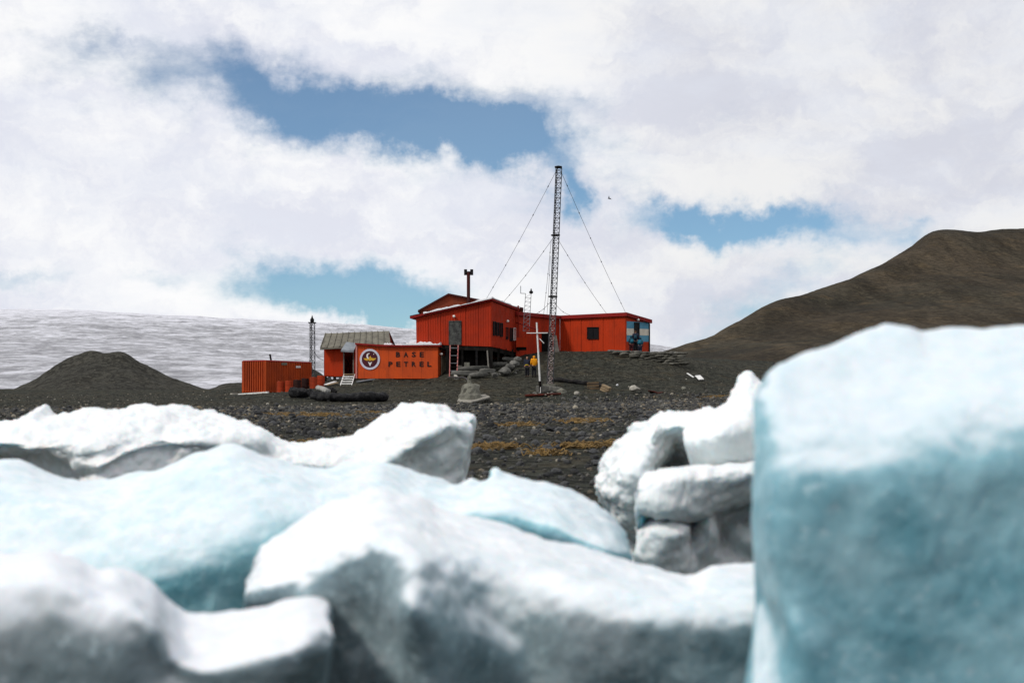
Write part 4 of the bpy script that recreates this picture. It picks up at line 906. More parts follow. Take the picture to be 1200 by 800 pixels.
MB().prism([RT0, RT1, bk1, bk0], [q_+UP*.05 for q_ in (RT0, RT1, bk1, bk0)]).build('roof', M['tin'], th)
MB().bar(RL0-UP*.05, RL1-UP*.05, .06).build('eave_board', M['tin'], th)
# door lining, awning, stilts
for t_ in (tA, tB):
    p_ = G0.lerp(G1, t_); MB().prism([p_-gdx*.05-gdy*.05, p_+gdx*.05-gdy*.05, p_+gdx*.05+gdy*.12, p_-gdx*.05+gdy*.12], [vz(q_, zd) for q_ in (p_-gdx*.05-gdy*.05, p_+gdx*.05-gdy*.05, p_+gdx*.05+gdy*.12, p_-gdx*.05+gdy*.12)]).build('door_post', M['grey_wood'], th)
aw = [P(399.6, 410.6, 115.0), P(414.6, 411.4, 114.9), P(418.4, 402.8, 115.9), P(406, 401.2, 116.0)]
MB().prism(aw, [q_+UP*.05 for q_ in aw]).build('awning', M['tin_blue'], th)
MB().plate([aw[0]-UP*.10, aw[1]-UP*.10, aw[1]+UP*.0, aw[0]+UP*.0], .03).build('awning_edge', M['tin_blue'], th)
for px, D_ in ((381, 117), (386, 117.4), (392, 117.0), (398.5, 117.2), (403, 117), (417, 116.6), (440, 116.6)):
    x = Xp(px, D_); g_ = gz(x, D_)
    if G0.z-g_ > .1: MB().box((x, D_+.1, (G0.z+g_-.3)/2), .22, .22, G0.z-g_+.3).build('stilt', M['galv' if px in (386, 398.5) else 'dark_wood'], th)
# steps up to the doorway
stp = empty('steps', on(406, 111.3), 'short pale wooden steps under the open black doorway', 'steps')
top_l, top_r = P(403.4, 438.8, 116.6), P(416, 438.8, 116.3); bl_, br_ = on(398.9, 111.6), on(412.2, 111.4)
for a, b_ in ((bl_, top_l), (br_, top_r)):
    MB().prism([a-gdx*.03-UP*.06, a+gdx*.03-UP*.06, b_+gdx*.03-UP*.06, b_-gdx*.03-UP*.06], [q_+UP*.14 for q_ in (a-gdx*.03-UP*.06, a+gdx*.03-UP*.06, b_+gdx*.03-UP*.06, b_-gdx*.03-UP*.06)]).build('stringer', M['white'], stp)
for i in range(5):
    t_ = (i+.45)/4.6; a, b_ = bl_.lerp(top_l, t_), br_.lerp(top_r, t_); MB().box(mid(a, b_)+UP*.05, (b_-a).length, .28, .09, rz=math.atan2(b_.y-a.y, b_.x-a.x)).build('tread', M['white' if i < 4 else 'tan_wood'], stp)

# --- shipping container and what stands round it
ca = math.radians(29); c1 = Vector((-math.cos(ca), math.sin(ca), 0)); c2 = Vector((math.sin(ca), math.cos(ca), 0))
K0 = P(311.2, 459.2, 111.5); g_ = K0.z; HC = 2.36; WC = 2.2; LC = 5.7
cont = empty('shipping_container', K0+c1*WC/2+c2*LC/2, 'orange corrugated shipping container with a row of oil drums along its side', 'container')
kz = Vector((0, 0, HC)); K1 = K0+c1*WC; K2 = K0+c2*LC; K3 = K1+c2*LC
ribbed('end_wall', K1, K0, K0+kz, K1+kz, M['cont_red'], cont, .22, .10)
ribbed('side_wall', K0, K2, K2+kz, K0+kz, M['cont_red'], cont, .30, .07)
ribbed('side_wall', K1, K3, K3+kz, K1+kz, M['cont_red'], cont, .26, .04, flip=True)
ribbed('end_wall', K3, K2, K2+kz, K3+kz, M['cont_red'], cont, .26, .04, flip=True)
MB().prism([q_+kz+UP*.0 for q_ in (K0, K2, K3, K1)], [q_+kz+UP*.05 for q_ in (K0, K2, K3, K1)]).build('roof', M['cont_red'], cont)
for q_ in (K0, K1, K2, K3): MB().box(q_+kz/2, .13, .13, HC+.09, rz=-ca).build('corner_post', M['cont_red'], cont)
for a, b_ in ((K0, K1), (K0, K2)):
    MB().bar(a+UP*(HC+.02), b_+UP*(HC+.02), .075, 4).build('top_rail', M['trim_red'], cont); MB().bar(a+UP*.02, b_+UP*.02, .075, 4).build('bottom_rail', M['cont_red'], cont)
cs = [K0, K2, K2+kz, K0+kz]
q, n = on_face(cs, 329, 424.8, 335, 427.6); MB().plate([a+n*.075 for a in q], .05, n).build('vent', M['tin'], cont)
q, n = on_face(cs, 345.8, 428.6, 351.2, 430.9); MB().plate([a+n*.075 for a in q], .02, n).build('label_plate', M['white'], cont)
MB().bar(P(318, 424, 113.5), P(316.3, 415, 113.5), .075, 8).build('flue', M['black'], cont)
# oil drums
drum = empty('oil_drum', (0, 0, 0))
MB().lathe((0, 0, 0), [(.28, 0), (.295, .02), (.295, .28), (.312, .30), (.295, .32), (.295, .58), (.312, .60), (.295, .62), (.295, .86), (.285, .885)], 20).build('barrel', M['drum_red'], drum, smooth=False)
MB().lathe((0, 0, .885), [(.285, 0), (.285, .015), (.262, .016), (.26, .003)], 20).build('lid', M['drum_red'], drum)
MB().lathe((.14, -.05, .888), [(.03, 0), (.03, .025)], 8).build('bung', M['galv'], drum)
first = True
for px, D_, mt, lab in ((328.6, 110.9, 'drum_red', 'orange oil drum standing closest to the front corner of the container'), (338.6, 110.8, 'drum_red', 'second orange oil drum, beside the dark drums at the container'),
                        (348.2, 111.8, 'drum_dark', 'sooty black oil drum against the container side'), (357.5, 112.6, 'drum_dark', 'dark maroon oil drum in the gap beyond the container'),
                        (367.5, 112.2, 'drum_red', 'bright orange oil drum by the gravel heap, right of the dark drums'), (376.0, 113.2, 'drum_red', 'last orange oil drum in the row, next to the tin roofed hut')):
    o = drum if first else copy_tree(drum); first = False
    p_ = on(px, D_, -.03); o.location = p_; o.rotation_euler = (random.uniform(-.02, .02), random.uniform(-.02, .02), random.uniform(0, 6))
    tag(o, lab, 'oil drum', 'oil drums beside the container')
    if mt != 'drum_red':
        for ch_ in o.children:
            if ch_.name.startswith(('barrel', 'lid')):
                ch_.data = ch_.data.copy(); ch_.data.materials.clear(); ch_.data.materials.append(M[mt])
# boards lying about
def plank(a, b_, w, th_, m_, label, cat='plank', name='plank', lift=.03):
    a = on(*a, lift); b_ = on(*b_, lift); dr = (b_-a).normalized(); sd = dr.cross(UP).normalized(); up = sd.cross(dr)
    o = MB().prism([a-sd*w/2, a+sd*w/2, b_+sd*w/2, b_-sd*w/2], [q_+up*th_ for q_ in (a-sd*w/2, a+sd*w/2, b_+sd*w/2, b_-sd*w/2)]).build(name, m_, None, bevel=.006)
    top_mesh(o); return tag(o, label, cat)
plank((278, 110.6), (314.5, 109.6), .25, .12, M['white'], 'long whitish board lying in front of the orange container')
plank((271, 110.6), (280, 111.2), .3, .12, M['white'], 'short white board end beside the left foot of the container')
plank((271, 107.0), (278, 107.2), .5, .10, M['pale_stone'], 'pale flat board on the gravel left of the container', lift=.05)
plank((381.5, 112.2), (393, 113.6), .28, .06, M['white'], 'upper white plank lying by the stilts of the tin roofed hut', lift=.10)
plank((384, 111.6), (396, 112.6), .22, .06, M['tan_wood'], 'yellowish plank lying in front of the white one at the tin roofed hut', lift=.14)
plank((420, 112.6), (437, 113.2), .8, .06, M['tin_blue'], 'grey metal sheet lying below the front of the sign hut', 'metal sheet', 'metal_sheet', lift=.06)

# rolled tarpaulins
def roll(name, pts, rad, m_, label, cat, seed, flat=.85, amp=.17):
    pts = np.array([tuple(q_) for q_ in pts]); nu, nv = 90, 26; C_ = resample(pts, nu); r_ = np.interp(np.linspace(0, 1, nu), np.linspace(0, 1, len(rad)), rad)
    T = np.gradient(C_, axis=0); T /= np.linalg.norm(T, axis=1)[:, None]; S = np.cross(T, (0, 0, 1)); S /= np.linalg.norm(S, axis=1)[:, None]; U = np.cross(S, T)
    a = np.linspace(0, 2*np.pi, nv, endpoint=False)
    e = np.minimum(1, np.minimum(np.arange(nu), np.arange(nu)[::-1])/4.0); e = np.sqrt(np.clip(e, .02, 1))
    G = C_[None]+(np.cos(a)[:, None, None]*S[None]+np.sin(a)[:, None, None]*flat*U[None])*(r_*e)[None, :, None]
    cen = C_[None]; dr = G-cen; dr /= np.maximum(np.linalg.norm(dr, axis=-1, keepdims=True), 1e-6)
    th_ = np.arange(nu)[None]*.22+np.sin(a)[:, None]*1.2
    G = G+dr*((amp*fbm(G*2.2+seed, 4))+.022*np.sin(th_*1.6+4*fbm(G*.8+seed, 2)))[..., None]*e[None, :, None]
    V = np.concatenate([G.reshape(-1, 3), [G[:, 0].mean(0)], [G[:, -1].mean(0)]]); n0 = nv*nu; fs = grid_faces(nv, nu, True).tolist()
    for j in range(nv): fs += [[j*nu, ((j+1) % nv)*nu, n0], [((j+1) % nv)*nu+nu-1, j*nu+nu-1, n0+1]]
    me = bpy.data.meshes.new(name); me.from_pydata(V.tolist(), [], fs); bm = bmesh.new(); bm.from_mesh(me); bmesh.ops.recalc_face_normals(bm, faces=bm.faces); bm.to_mesh(me); bm.free()
    me.polygons.foreach_set('use_smooth', np.ones(len(me.polygons), bool))
    o = link(name, me, m_); top_mesh(o); return tag(o, label, cat)
roll('tarpaulin_roll', [on(339, 99.6, .38), on(352, 99.3, .40), on(368, 99.0, .36), on(378, 98.8, .3)], [.36, .35, .33, .22], M['tarp'], 'short stubby roll of black tarpaulin in front of the drums', 'tarpaulin', 3.0)
roll('tarpaulin_roll', [on(363, 97.3, .28), on(380, 97.0, .30), on(400, 96.8, .30), on(425, 97.0, .30), on(445, 97.6, .32), on(455, 98.2, .28)], [.30, .33, .33, .35, .37, .30], M['tarp'], 'long roll of black tarpaulin lying below the wooden steps', 'tarpaulin', 9.0)
roll('canvas_bundle', [on(371.5, 98.6, .80), on(378, 98.3, .72), on(385, 97.6, .62)], [.22, .25, .2], M['canvas'], 'folded pale grey canvas draped over the black tarpaulin rolls', 'canvas', 4.0, .7, .06)
roll('rubber_sheet', [on(382, 100.6, .6), on(388, 100.4, .55), on(394, 100.2, .35)], [.2, .25, .2], M['black'], 'crumpled black rubber sheet behind the pale canvas', 'rubber sheet', 6.0, .6, .06)

# ------------------------------------------------------------------ masts
def lattice(parent, foot, top, w0, w1, bays, m_leg, m_br, rl=.022, rb=.012, split=None):
    foot, top = Vector(foot), Vector(top); ax = (top-foot).normalized(); u = Vector((1, .3, 0)); u = (u-ax*u.dot(ax)).normalized(); v = ax.cross(u)
    ang = [math.radians(a) for a in (-30, 90, 210)]
    def node(t_, k): w = w0+(w1-w0)*t_; return foot.lerp(top, t_)+(u*math.cos(ang[k])+v*math.sin(ang[k]))*w*.577
    for k in range(3): MB().bar(node(0, k), node(1, k), rl, 6).build('leg', m_leg, parent)
    secs = split or [(0, 1, m_br)]
    for t0, t1, m_ in secs:
        b_ = MB()
        for i in range(bays):
            a, c_ = i/bays, (i+1)/bays
            if (a+c_)/2 < t0 or (a+c_)/2 >= t1: continue
            for k in range(3):
                k2 = (k+1) % 3
                b_.bar(node(a, k), node(a, k2), rb, 4)
                b_.bar(node(a, k if i % 2 else k2), node(c_, k2 if i % 2 else k), rb, 4)
        b_.build('bracing', m_, parent, kind='stuff')
    return node
TB = on(643.6, 104.5); TT = P(654.3, 197, 104.5)
mast = empty('radio_mast', TB, 'tall thin lattice radio mast held by guy wires in front of the buildings', 'mast')
node = lattice(mast, TB-UP*.1, TT, .46, .44, 44, M['mast'], M['mast'], .036, .018, [(0, .33, M['mast_white']), (.33, 1, M['mast'])])
MB().lathe(TT, [(.24, 0), (.27, .04), (.27, .12), (.1, .16)], 12).build('mast_cap', M['black'], mast)
for t_ in (.41, .69): 
    c_ = TB.lerp(TT, t_); MB().lathe(c_, [(.30, 0), (.33, .02), (.33, .08), (.30, .10)], 12).build('guy_collar', M['black'], mast)
def guy(a, b_, n_ins, r=.014):
    a, b_ = Vector(a), Vector(b_); o = MB(); k = 14; prev = a
    for i in range(1, k+1):
        t_ = i/k; q_ = a.lerp(b_, t_)-UP*(.18*math.sin(math.pi*t_)); o.bar(prev, q_, r, 5); prev = q_
    w = o.build('guy_wire', M['wire'], mast)
    for i in range(n_ins):
        t_ = (i+.55)/n_ins*.98; c_ = a.lerp(b_, t_)-UP*(.18*math.sin(math.pi*t_)); dr = (b_-a).normalized()
        MB().bar(c_-dr*.12, c_, .018, 6, .042).bar(c_, c_+dr*.12, .042, 6, .018).build('insulator', M['black'], w)
def ext(p_, q_, k): return Vector(p_)+(Vector(q_)-Vector(p_))*k
t1, t2, t3 = P(652.5, 199, 104.5), P(649.5, 277, 104.5), P(646.5, 355, 104.5)
guy(t1, P(570, 350, 121), 5); guy(P(656.5, 199, 104.5), P(734, 368, 124), 6)
guy(t2, P(588, 356, 122), 3); guy(P(653, 279, 104.5), P(712, 369, 125), 3)
guy(P(646, 281, 104.5), P(636.6, 372, 118), 4); guy(P(645, 300, 104.5), P(641, 369, 118), 2)
guy(P(645, 354, 104.5), P(622, 369.5, 119), 1); guy(P(649, 354, 104.5), P(668, 369, 122), 1)
MB().box(TB+UP*.05, .9, .8, .3).build('mast_footing', M['concrete'], mast, bevel=.03)

LB, LT = on(366, 123.5), P(365.8, 378, 123.5)
lm = empty('beacon_mast', LB, 'short black lattice mast with a pointed beacon behind the container', 'mast')
lattice(lm, LB-UP*.1, LT, .42, .40, 12, M['mast'], M['mast'], .04, .02)
MB().box(LT, .62, .62, .07).build('platform', M['black'], lm)
MB().lathe(LT+UP*.03, [(.14, 0), (.17, .1), (.17, .26), (.09, .36), (.04, .52), (.012, .62)], 12).build('beacon', M['black'], lm)
def cable(name, pts, r, m_, label, cat='cable', top=True, parent=None):
    o = MB(); C_ = resample(np.array([tuple(p_) for p_ in pts]), 24)
    for i in range(23): o.bar(C_[i], C_[i+1], r, 5)
    ob = o.build(name, m_, parent)
    if parent is None: top_mesh(ob); tag(ob, label, cat)
    return ob
cable('cable', [P(369, 413, 122), P(373, 419, 119.5), P(378.5, 421.5, 117.4)], .025, M['wire'], 'black cable sagging from the beacon mast to the tin roofed hut')
cable('cable', [P(354.5, 425.5, 117), P(359, 425.5, 119), P(363.5, 422, 123)], .025, M['wire'], 'black cable from the container roof up to the beacon mast')
# instrument mast on the roof
ib, it = P(616.5, 388, 117.3), P(619.2, 344, 117.3)
im = empty('instrument_mast', ib, 'thin twin legged instrument mast with an anemometer standing beside the red wing', 'mast')
iu = Vector((.28, .1, 0))
for s_ in (-1, 1): MB().bar(ib+iu*s_*.9, it+iu*s_*.8, .025, 6).build('leg', M['galv'], im)
b_ = MB()
for i in range(9): b_.bar(ib.lerp(it, i/9)-iu*.9, ib.lerp(it, i/9)+iu*.9, .014, 4); b_.bar(ib.lerp(it, i/9)-iu*.9, ib.lerp(it, (i+1)/9)+iu*.9, .012, 4)
b_.build('bracing', M['galv'], im, kind='stuff')
MB().bar(it-iu*.8, it-iu*.8+Vector((-.4, 0, .02)), .025).bar(it-iu*.8+Vector((-.4, 0, 0)), it-iu*.8+Vector((-.4, 0, .62)), .03).build('side_arm', M['galv'], im)
MB().lathe(it+iu*.8, [(.08, 0), (.16, .06), (.16, .18), (.07, .24), (.03, .42)], 10).build('anemometer', M['black'], im)

# ------------------------------------------------------------------ white cross and its foundation
cb = on(633, 102.0)
cr = empty('white_cross', cb, 'tall leaning white wooden cross on a concrete foot', 'cross')
ctop = P(628.9, 377.8, 102.0); cbot = P(633.3, 459, 102.0)
cdir = (ctop-cbot).normalized()
MB().bar(cbot+cdir*.75, ctop, .065, 8, .055).build('post', M['white'], cr)
MB().bar(cbot-UP*.1, cbot+cdir*.76, .10, 8).build('post_base', M['dark_wood'], cr)
MB().bar(P(617, 390.3, 101.92), P(641.8, 390.1, 101.92), .04, 6).build('crossbar', M['white'], cr)
MB().bar(P(632.2, 396.6, 101.9), P(637.5, 402.2, 101.9), .035, 6).build('short_arm', M['white'], cr)
MB().box(on(637, 102.4, .18), .95, .8, .5, rz=.2).build('foot_block', M['slab'], cr, bevel=.05)
MB().box(on(651, 102.2, .16), .85, .7, .4, rz=-.3, ry=.12).build('foot_block', M['slab'], cr, bevel=.06)
o = MB().box(on(636, 101.2, .05), 2.5, 1.0, .14, rz=.06, ry=-.05).build('rusty_plate', M['rust_plate'], None, bevel=.03); top_mesh(o)
tag(o, 'rust red plate lying on the stones at the foot of the white cross', 'metal plate')
MB().bar(on(633.5, 101.3, .0), on(633.5, 101.3, .55), .03).build('marker_post', M['white'], cr)

# ------------------------------------------------------------------ bell shaped concrete pedestal
pb = on(551, 98.6)
pe = empty('stone_pedestal', pb, 'squat bell shaped concrete pedestal with a knob on a tilted slab', 'pedestal')
k_ = 98.6/F
def ped(x0, x1, prof, nm, m_, n_=20):
    o = MB().lathe(Vector((Xp((x0+x1)/2, 98.6), 98.6, 0)), prof, n_); ob = o.build(nm, m_, pe)
    co = np.zeros(len(ob.data.vertices)*3, np.float32); ob.data.vertices.foreach_get('co', co); co = co.reshape(-1, 3)
    d_ = fbm(co*3.2+3, 4)[:, None]*np.array((.17, .17, .10)); ob.data.vertices.foreach_set('co', (co+d_).ravel()); ob.data.update(); return ob
zf = Zp(467.5, 98.6)
ped(539, 564, [(.88, zf-.35), (.86, zf), (.80, Zp(463, 98.6)), (.68, Zp(460.5, 98.6)), (.64, Zp(455, 98.6)), (.58, Zp(452.0, 98.6)), (.47, Zp(450.2, 98.6)), (.26, Zp(449.3, 98.6))], 'body', M['concrete'])
ped(547.4, 553, [(.17, Zp(450, 98.6)), (.15, Zp(446, 98.6)), (.18, Zp(443, 98.6)), (.15, Zp(441, 98.6)), (.05, Zp(440, 98.6))], 'knob', M['concrete'], 12)
MB().prism([P(535.5, 471.3, 97.6), P(552, 472.6, 97.0), P(574.5, 466.5, 98.2), P(569, 464, 99.8), P(540, 465.5, 99.6)], [q_+UP*.13 for q_ in (P(535.5, 471.3, 97.6), P(552, 472.6, 97.0), P(574.5, 466.5, 98.2), P(569, 464, 99.8), P(540, 465.5, 99.6))]).build('base_slab', M['pale_stone'], pe, bevel=.03)
cable('bent_pipe', [P(524.5, 441.8, 111), P(536, 442, 108), P(545, 442.6, 104.5), P(548.6, 446.5, 101.5), P(549, 450, 100.0)], .05, M['mast'], 'thin bent grey pipe running from the ladder to the concrete pedestal', 'pipe')

# ------------------------------------------------------------------ stones: shared shapes
def stone_template(seed, sub=1, flat=.7, jag=.28):
    bm = bmesh.new(); bmesh.ops.create_icosphere(bm, subdivisions=sub, radius=.5); r = np.random.default_rng(seed)
    sc = np.array((1, r.uniform(.65, .95), flat*r.uniform(.8, 1.1))); co = np.array([v.co[:] for v in bm.verts]); d_ = 1+jag*perlin(co*2.3+seed*3.1)*1.6+r.uniform(-.06, .06, len(co))
    pl = r.normal(size=(5, 3)); pl /= np.linalg.norm(pl, axis=1)[:, None]
    co = co*d_[:, None]
    for p_ in pl:                                   # broken facets
        h = co @ p_; ex = np.maximum(h-.36, 0); co = co-np.outer(ex, p_)
    co = co*sc; F_ = np.array([[v.index for v in f.verts] for f in bm.faces]); bm.free(); return co, F_
TPL = [stone_template(s, 1, random.uniform(.5, .85)) for s in range(10)]
TPL0 = [stone_template(s+40, 1, random.uniform(.5, .85), .2) for s in range(6)]
BIG = []
for s in range(10):
    co, F_ = stone_template(s+80, 2, random.uniform(.5, .8)); BIG.append(np_mesh('cobble', co, F_, False)); BIG[-1].materials.append(M['cobble'])
WALL = []
for s in range(8):
    co, F_ = stone_template(s+120, 2, .55, .2); co[:, 0] *= 1.3; WALL.append(np_mesh('stone', co, F_, False)); WALL[-1].materials.append(M['wall_stone'])
SLAB = []
for s in range(6):
    co, F_ = stone_template(s+150, 3, 1.0, .12); co = np.sign(co)*np.abs(co*2)**.55*.5*np.array((1, .55, .17)); co = co+.02*fbm(co*6+s, 3)[:, None]; SLAB.append(np_mesh('slab', co, F_, True)); SLAB[-1].materials.append(M['slab'])

RECOL = {}
def put_stone(me, p_, size, name, parent=None, mat=None, rz=None, tilt=.15, sx=1, sz=1):
    if mat is not None and me.materials[0] is not mat:
        k_ = (me.name, mat.name)
        if k_ not in RECOL: RECOL[k_] = me.copy(); RECOL[k_].materials.clear(); RECOL[k_].materials.append(mat)
        me = RECOL[k_]
    o = bpy.data.objects.new(name, me); COL.objects.link(o); p_ = Vector(p_)
    if parent is not None: o.parent = parent; p_ = p_-origin(parent)
    o.location = p_; o.scale = (size*sx, size, size*sz); o.rotation_euler = (random.uniform(-tilt, tilt), random.uniform(-tilt, tilt), random.uniform(0, 6.3) if rz is None else rz); return o

# dry stone wall at the end of the terrace
sw = empty('stone_wall', on(765, 115.5), 'low dry wall of dark flat stones below the flag wall', 'stone wall')
def path_at(pts, t_):
    pts = [Vector(q_) for q_ in pts]; i = min(int(t_*(len(pts)-1)), len(pts)-2); return pts[i].lerp(pts[i+1], t_*(len(pts)-1)-i)
top_line = [(712, 411.3), (735, 412.6), (752, 413.0), (770, 413.8), (786, 412.8), (799, 414.0)]
bot_line = [(712, 412.5), (735, 416.2), (752, 422.5), (770, 427.0), (786, 427.2), (799, 427.0)]
for row in range(5):
    px = 713.0+row*3
    while px < 799:
        w = random.uniform(5, 11); c_ = px+w/2
        yt = np.interp(c_, *zip(*top_line)); yb = np.interp(c_, *zip(*bot_line)); D_ = 115.3+.012*abs(c_-800)+(.10*row)
        y = yb-(yb-yt)*(row+.5)/5
        if row/5 < (yb-yt)/14.5+.15:
            y = yb-2.9*(row+.45); 
            if y > yt-1:
                put_stone(random.choice(WALL), P(c_, y, D_), w/F*D_*1.02, 'stone', sw, rz=random.uniform(-.3, .3), tilt=.12, sz=random.uniform(.6, .85))
        px += w*random.uniform(.9, 1.02)
for k in range(34):
    px = random.uniform(714, 797); y = np.interp(px, *zip(*top_line))+random.uniform(-.6, .4)
    put_stone(random.choice(SLAB), P(px, y, 115.9+.012*abs(px-800)+random.uniform(0, 1.0)), random.uniform(.4, .9), 'cap_stone', sw, rz=random.uniform(-.3, .3), tilt=.06, sz=1.5)
# slabs heaped in front of the stilts
sl_g = 'flat slabs heaped in front of the stilt hut'
for (px, py, D_, w, lab) in ((547, 437.2, 110.6, 2.5, 'lowest long grey slab in front of the ladder'), (555, 431.3, 111.8, 2.4, 'long grey slab lying higher, under the concrete footing blocks'),
                             (585, 426.3, 113.0, 1.35, 'pale grey slab under the red corner of the stilt hut'), (596, 420.6, 114.6, 1.1, 'thin pale slab at the top of the heap by the right wall'),
                             (571, 434.2, 111.0, 1.3, 'grey slab right of the white leaning prop'), (561, 438.8, 110.0, 1.5, 'broad grey slab at the bottom, right of the lowest long one')):
    o = put_stone(random.choice(SLAB), P(px, py, D_), w, 'stone_slab', rz=random.uniform(-.12, .12), tilt=.05, sz=1.35/max(1, w*.7), mat=M['slab'])
    o.scale[1] = 1.0; tag(o, lab, 'stone slab', sl_g)
for (px, py, D_, w, lab) in ((591, 434.3, 110.8, 1.1, 'round grey boulder at the right end of the slab heap'), (598, 430.5, 111.6, .95, 'grey boulder above the round one, at the right end of the slabs'), (603, 426, 112.5, .85, 'small grey boulder below the red porch'),
                             (534, 441, 109.8, .5, 'small whitish rock at the foot of the ladder'), (606.5, 421, 113.6, .7, 'grey boulder beside the person in the dark suit'), (580, 439.5, 109.5, .6, 'low grey rock below the slab heap')):
    tag(put_stone(random.choice(BIG), P(px, py, D_), w, 'boulder', mat=M['pale_stone'] if 'whitish' in lab else M['slab']), lab, 'boulder')
for k in range(30):
    px = random.uniform(532, 606); t_ = (px-532)/74; D_ = 110.4+random.uniform(0, 1.8)+t_*1.2
    tag(put_stone(random.choice(BIG), on(px, D_, .05), random.uniform(.2, .5), 'rubble_stone', mat=M['slab']), 'small grey stone scattered around the slab heap by the stilts', 'stone', 'small stones around the slab heap')
for k in range(9):
    tag(put_stone(random.choice(BIG), on(random.uniform(624, 652), 101.0+random.uniform(-.3, .6), .12), random.uniform(.18, .38), 'rubble_stone', mat=M['slab'] if k % 3 else M['pale_stone']), 'small stone lying on the rusty plate under the cross', 'stone', 'stones on the rusty plate')
# timber lying in the slope
o = roll('driftwood_log', [on(644, 107.2, .10), on(655, 107.0, .12), on(670, 106.8, .14), on(688, 106.3, .12), on(702, 105.6, .10), on(712, 105.0, .05)], [.16, .20, .17, .2, .16, .12], M['black'], 'long black driftwood log lying right of the white cross', 'log', 12.0, .9, .06)
# debris
M['crate_wood'] = surf('brown_crate_wood', (.16, .11, .065), (.09, .06, .035), .85, 3, stretch=(.4, 1, 2))
def crate(px, D_, w, dp, h, rz, ry, label, cat, name, m_):
    c_ = on(px, D_, h*.42); e_ = empty(name, c_-UP*h*.42, label, cat); R = Matrix.Rotation(rz, 3, 'Z') @ Matrix.Rotation(ry, 3, 'Y')
    for z in (-.5+.11, 0, .5-.11):
        for s_ in (-1, 1): MB().box(c_+R @ Vector((0, s_*dp/2, z*h)), w, .03, h*.27, rz, 0, ry).build('board', m_, e_)
        for s_ in (-1, 1): MB().box(c_+R @ Vector((s_*w/2, 0, z*h)), .03, dp-.04, h*.27, rz, 0, ry).build('board', m_, e_)
    MB().box(c_+R @ Vector((0, 0, h*.5)), w+.03, dp+.03, .03, rz, 0, ry).build('lid', m_, e_); return e_
crate(695, 104.2, .75, .5, .5, .15, -.06, 'brown slatted wooden crate lying under the driftwood log', 'crate', 'wooden_crate', M['crate_wood'])
bx = crate(709.8, 102.8, .6, .5, .42, -.35, .42, 'tan wooden box tipped over beside the slatted crate', 'box', 'wooden_box', M['tan_wood'])
tag(put_stone(BIG[2], P(743.5, 455.0, 101.5), .85, 'concrete_chunk', mat=M['pale_stone'], rz=.4), 'broken pale concrete chunk right of the tipped box', 'rubble')
tag(put_stone(BIG[4], P(723.2, 451, 103), .2, 'white_stone', mat=M['snow'], rz=.4), 'small bright white lump beside the tipped box', 'stone')
tag(put_stone(BIG[5], P(676, 461.2, 101), .55, 'pale_rock', mat=M['pale_stone'], rz=.4), 'pale brown rock under the left end of the driftwood', 'rock')
tag(put_stone(BIG[6], P(801.5, 455.0, 101.5), .45, 'pale_rock', mat=M['concrete'], rz=.9), 'yellowish rock on the slope below the stone wall', 'rock')
tag(put_stone(BIG[1], P(658, 459, 101.6), .8, 'pale_rock', mat=M['concrete'], rz=.2), 'grey lichen covered rock right of the cross foot', 'rock')
plank((805.5, 112.4), (812.5, 110.4), .14, .05, M['white'], 'narrow white stick lying on the dark slope', lift=.04)
o = MB().plate([P(814.3, 440.6, 111.3), P(819.0, 445.2, 109.3), P(825.0, 444.6, 109.5), P(820.5, 440.0, 111.5)], .05).build('white_sheet', M['white'], None); top_mesh(o); tag(o, 'square white sheet lying on the dark slope', 'sheet')
for px, D_, w in ((766, 101.5, 1.3), (773, 101.2, .8)):
    o = put_stone(SLAB[1], on(px, D_, .03), w, 'rusty_scrap', mat=M['rust_plate'], sz=.5); tag(o, 'low rusty scrap sheet right of the concrete chunk, ' + ('larger' if w > 1 else 'smaller')+' of two', 'scrap')

# ------------------------------------------------------------------ cobbles of the beach
def in_view(x, y): 
    px = 600+F*x/y; return px
N = 42000
D_ = 13.5+(102-13.5)*RNG.random(N*3)**1.0; px = RNG.uniform(-40, 1240, N*3)
upper = np.interp(px, [-40, 200, 330, 450, 520, 620, 760, 860, 1000, 1240], [66, 68, 70, 76, 94, 99, 100, 99.5, 97, 95])
w_ = np.clip((D_/100), .12, 1); keep = (D_ < upper+RNG.normal(0, 2.0, N*3)) & (RNG.random(N*3) < w_); D_, px = D_[keep][:N], px[keep][:N]
x_ = (px-600)/F*D_; z_ = ground_arr(x_, D_); sz = np.clip(RNG.lognormal(math.log(.10), .5, len(D_)), .045, .38)
sz *= np.clip(.55+D_/130, .6, 1.25)
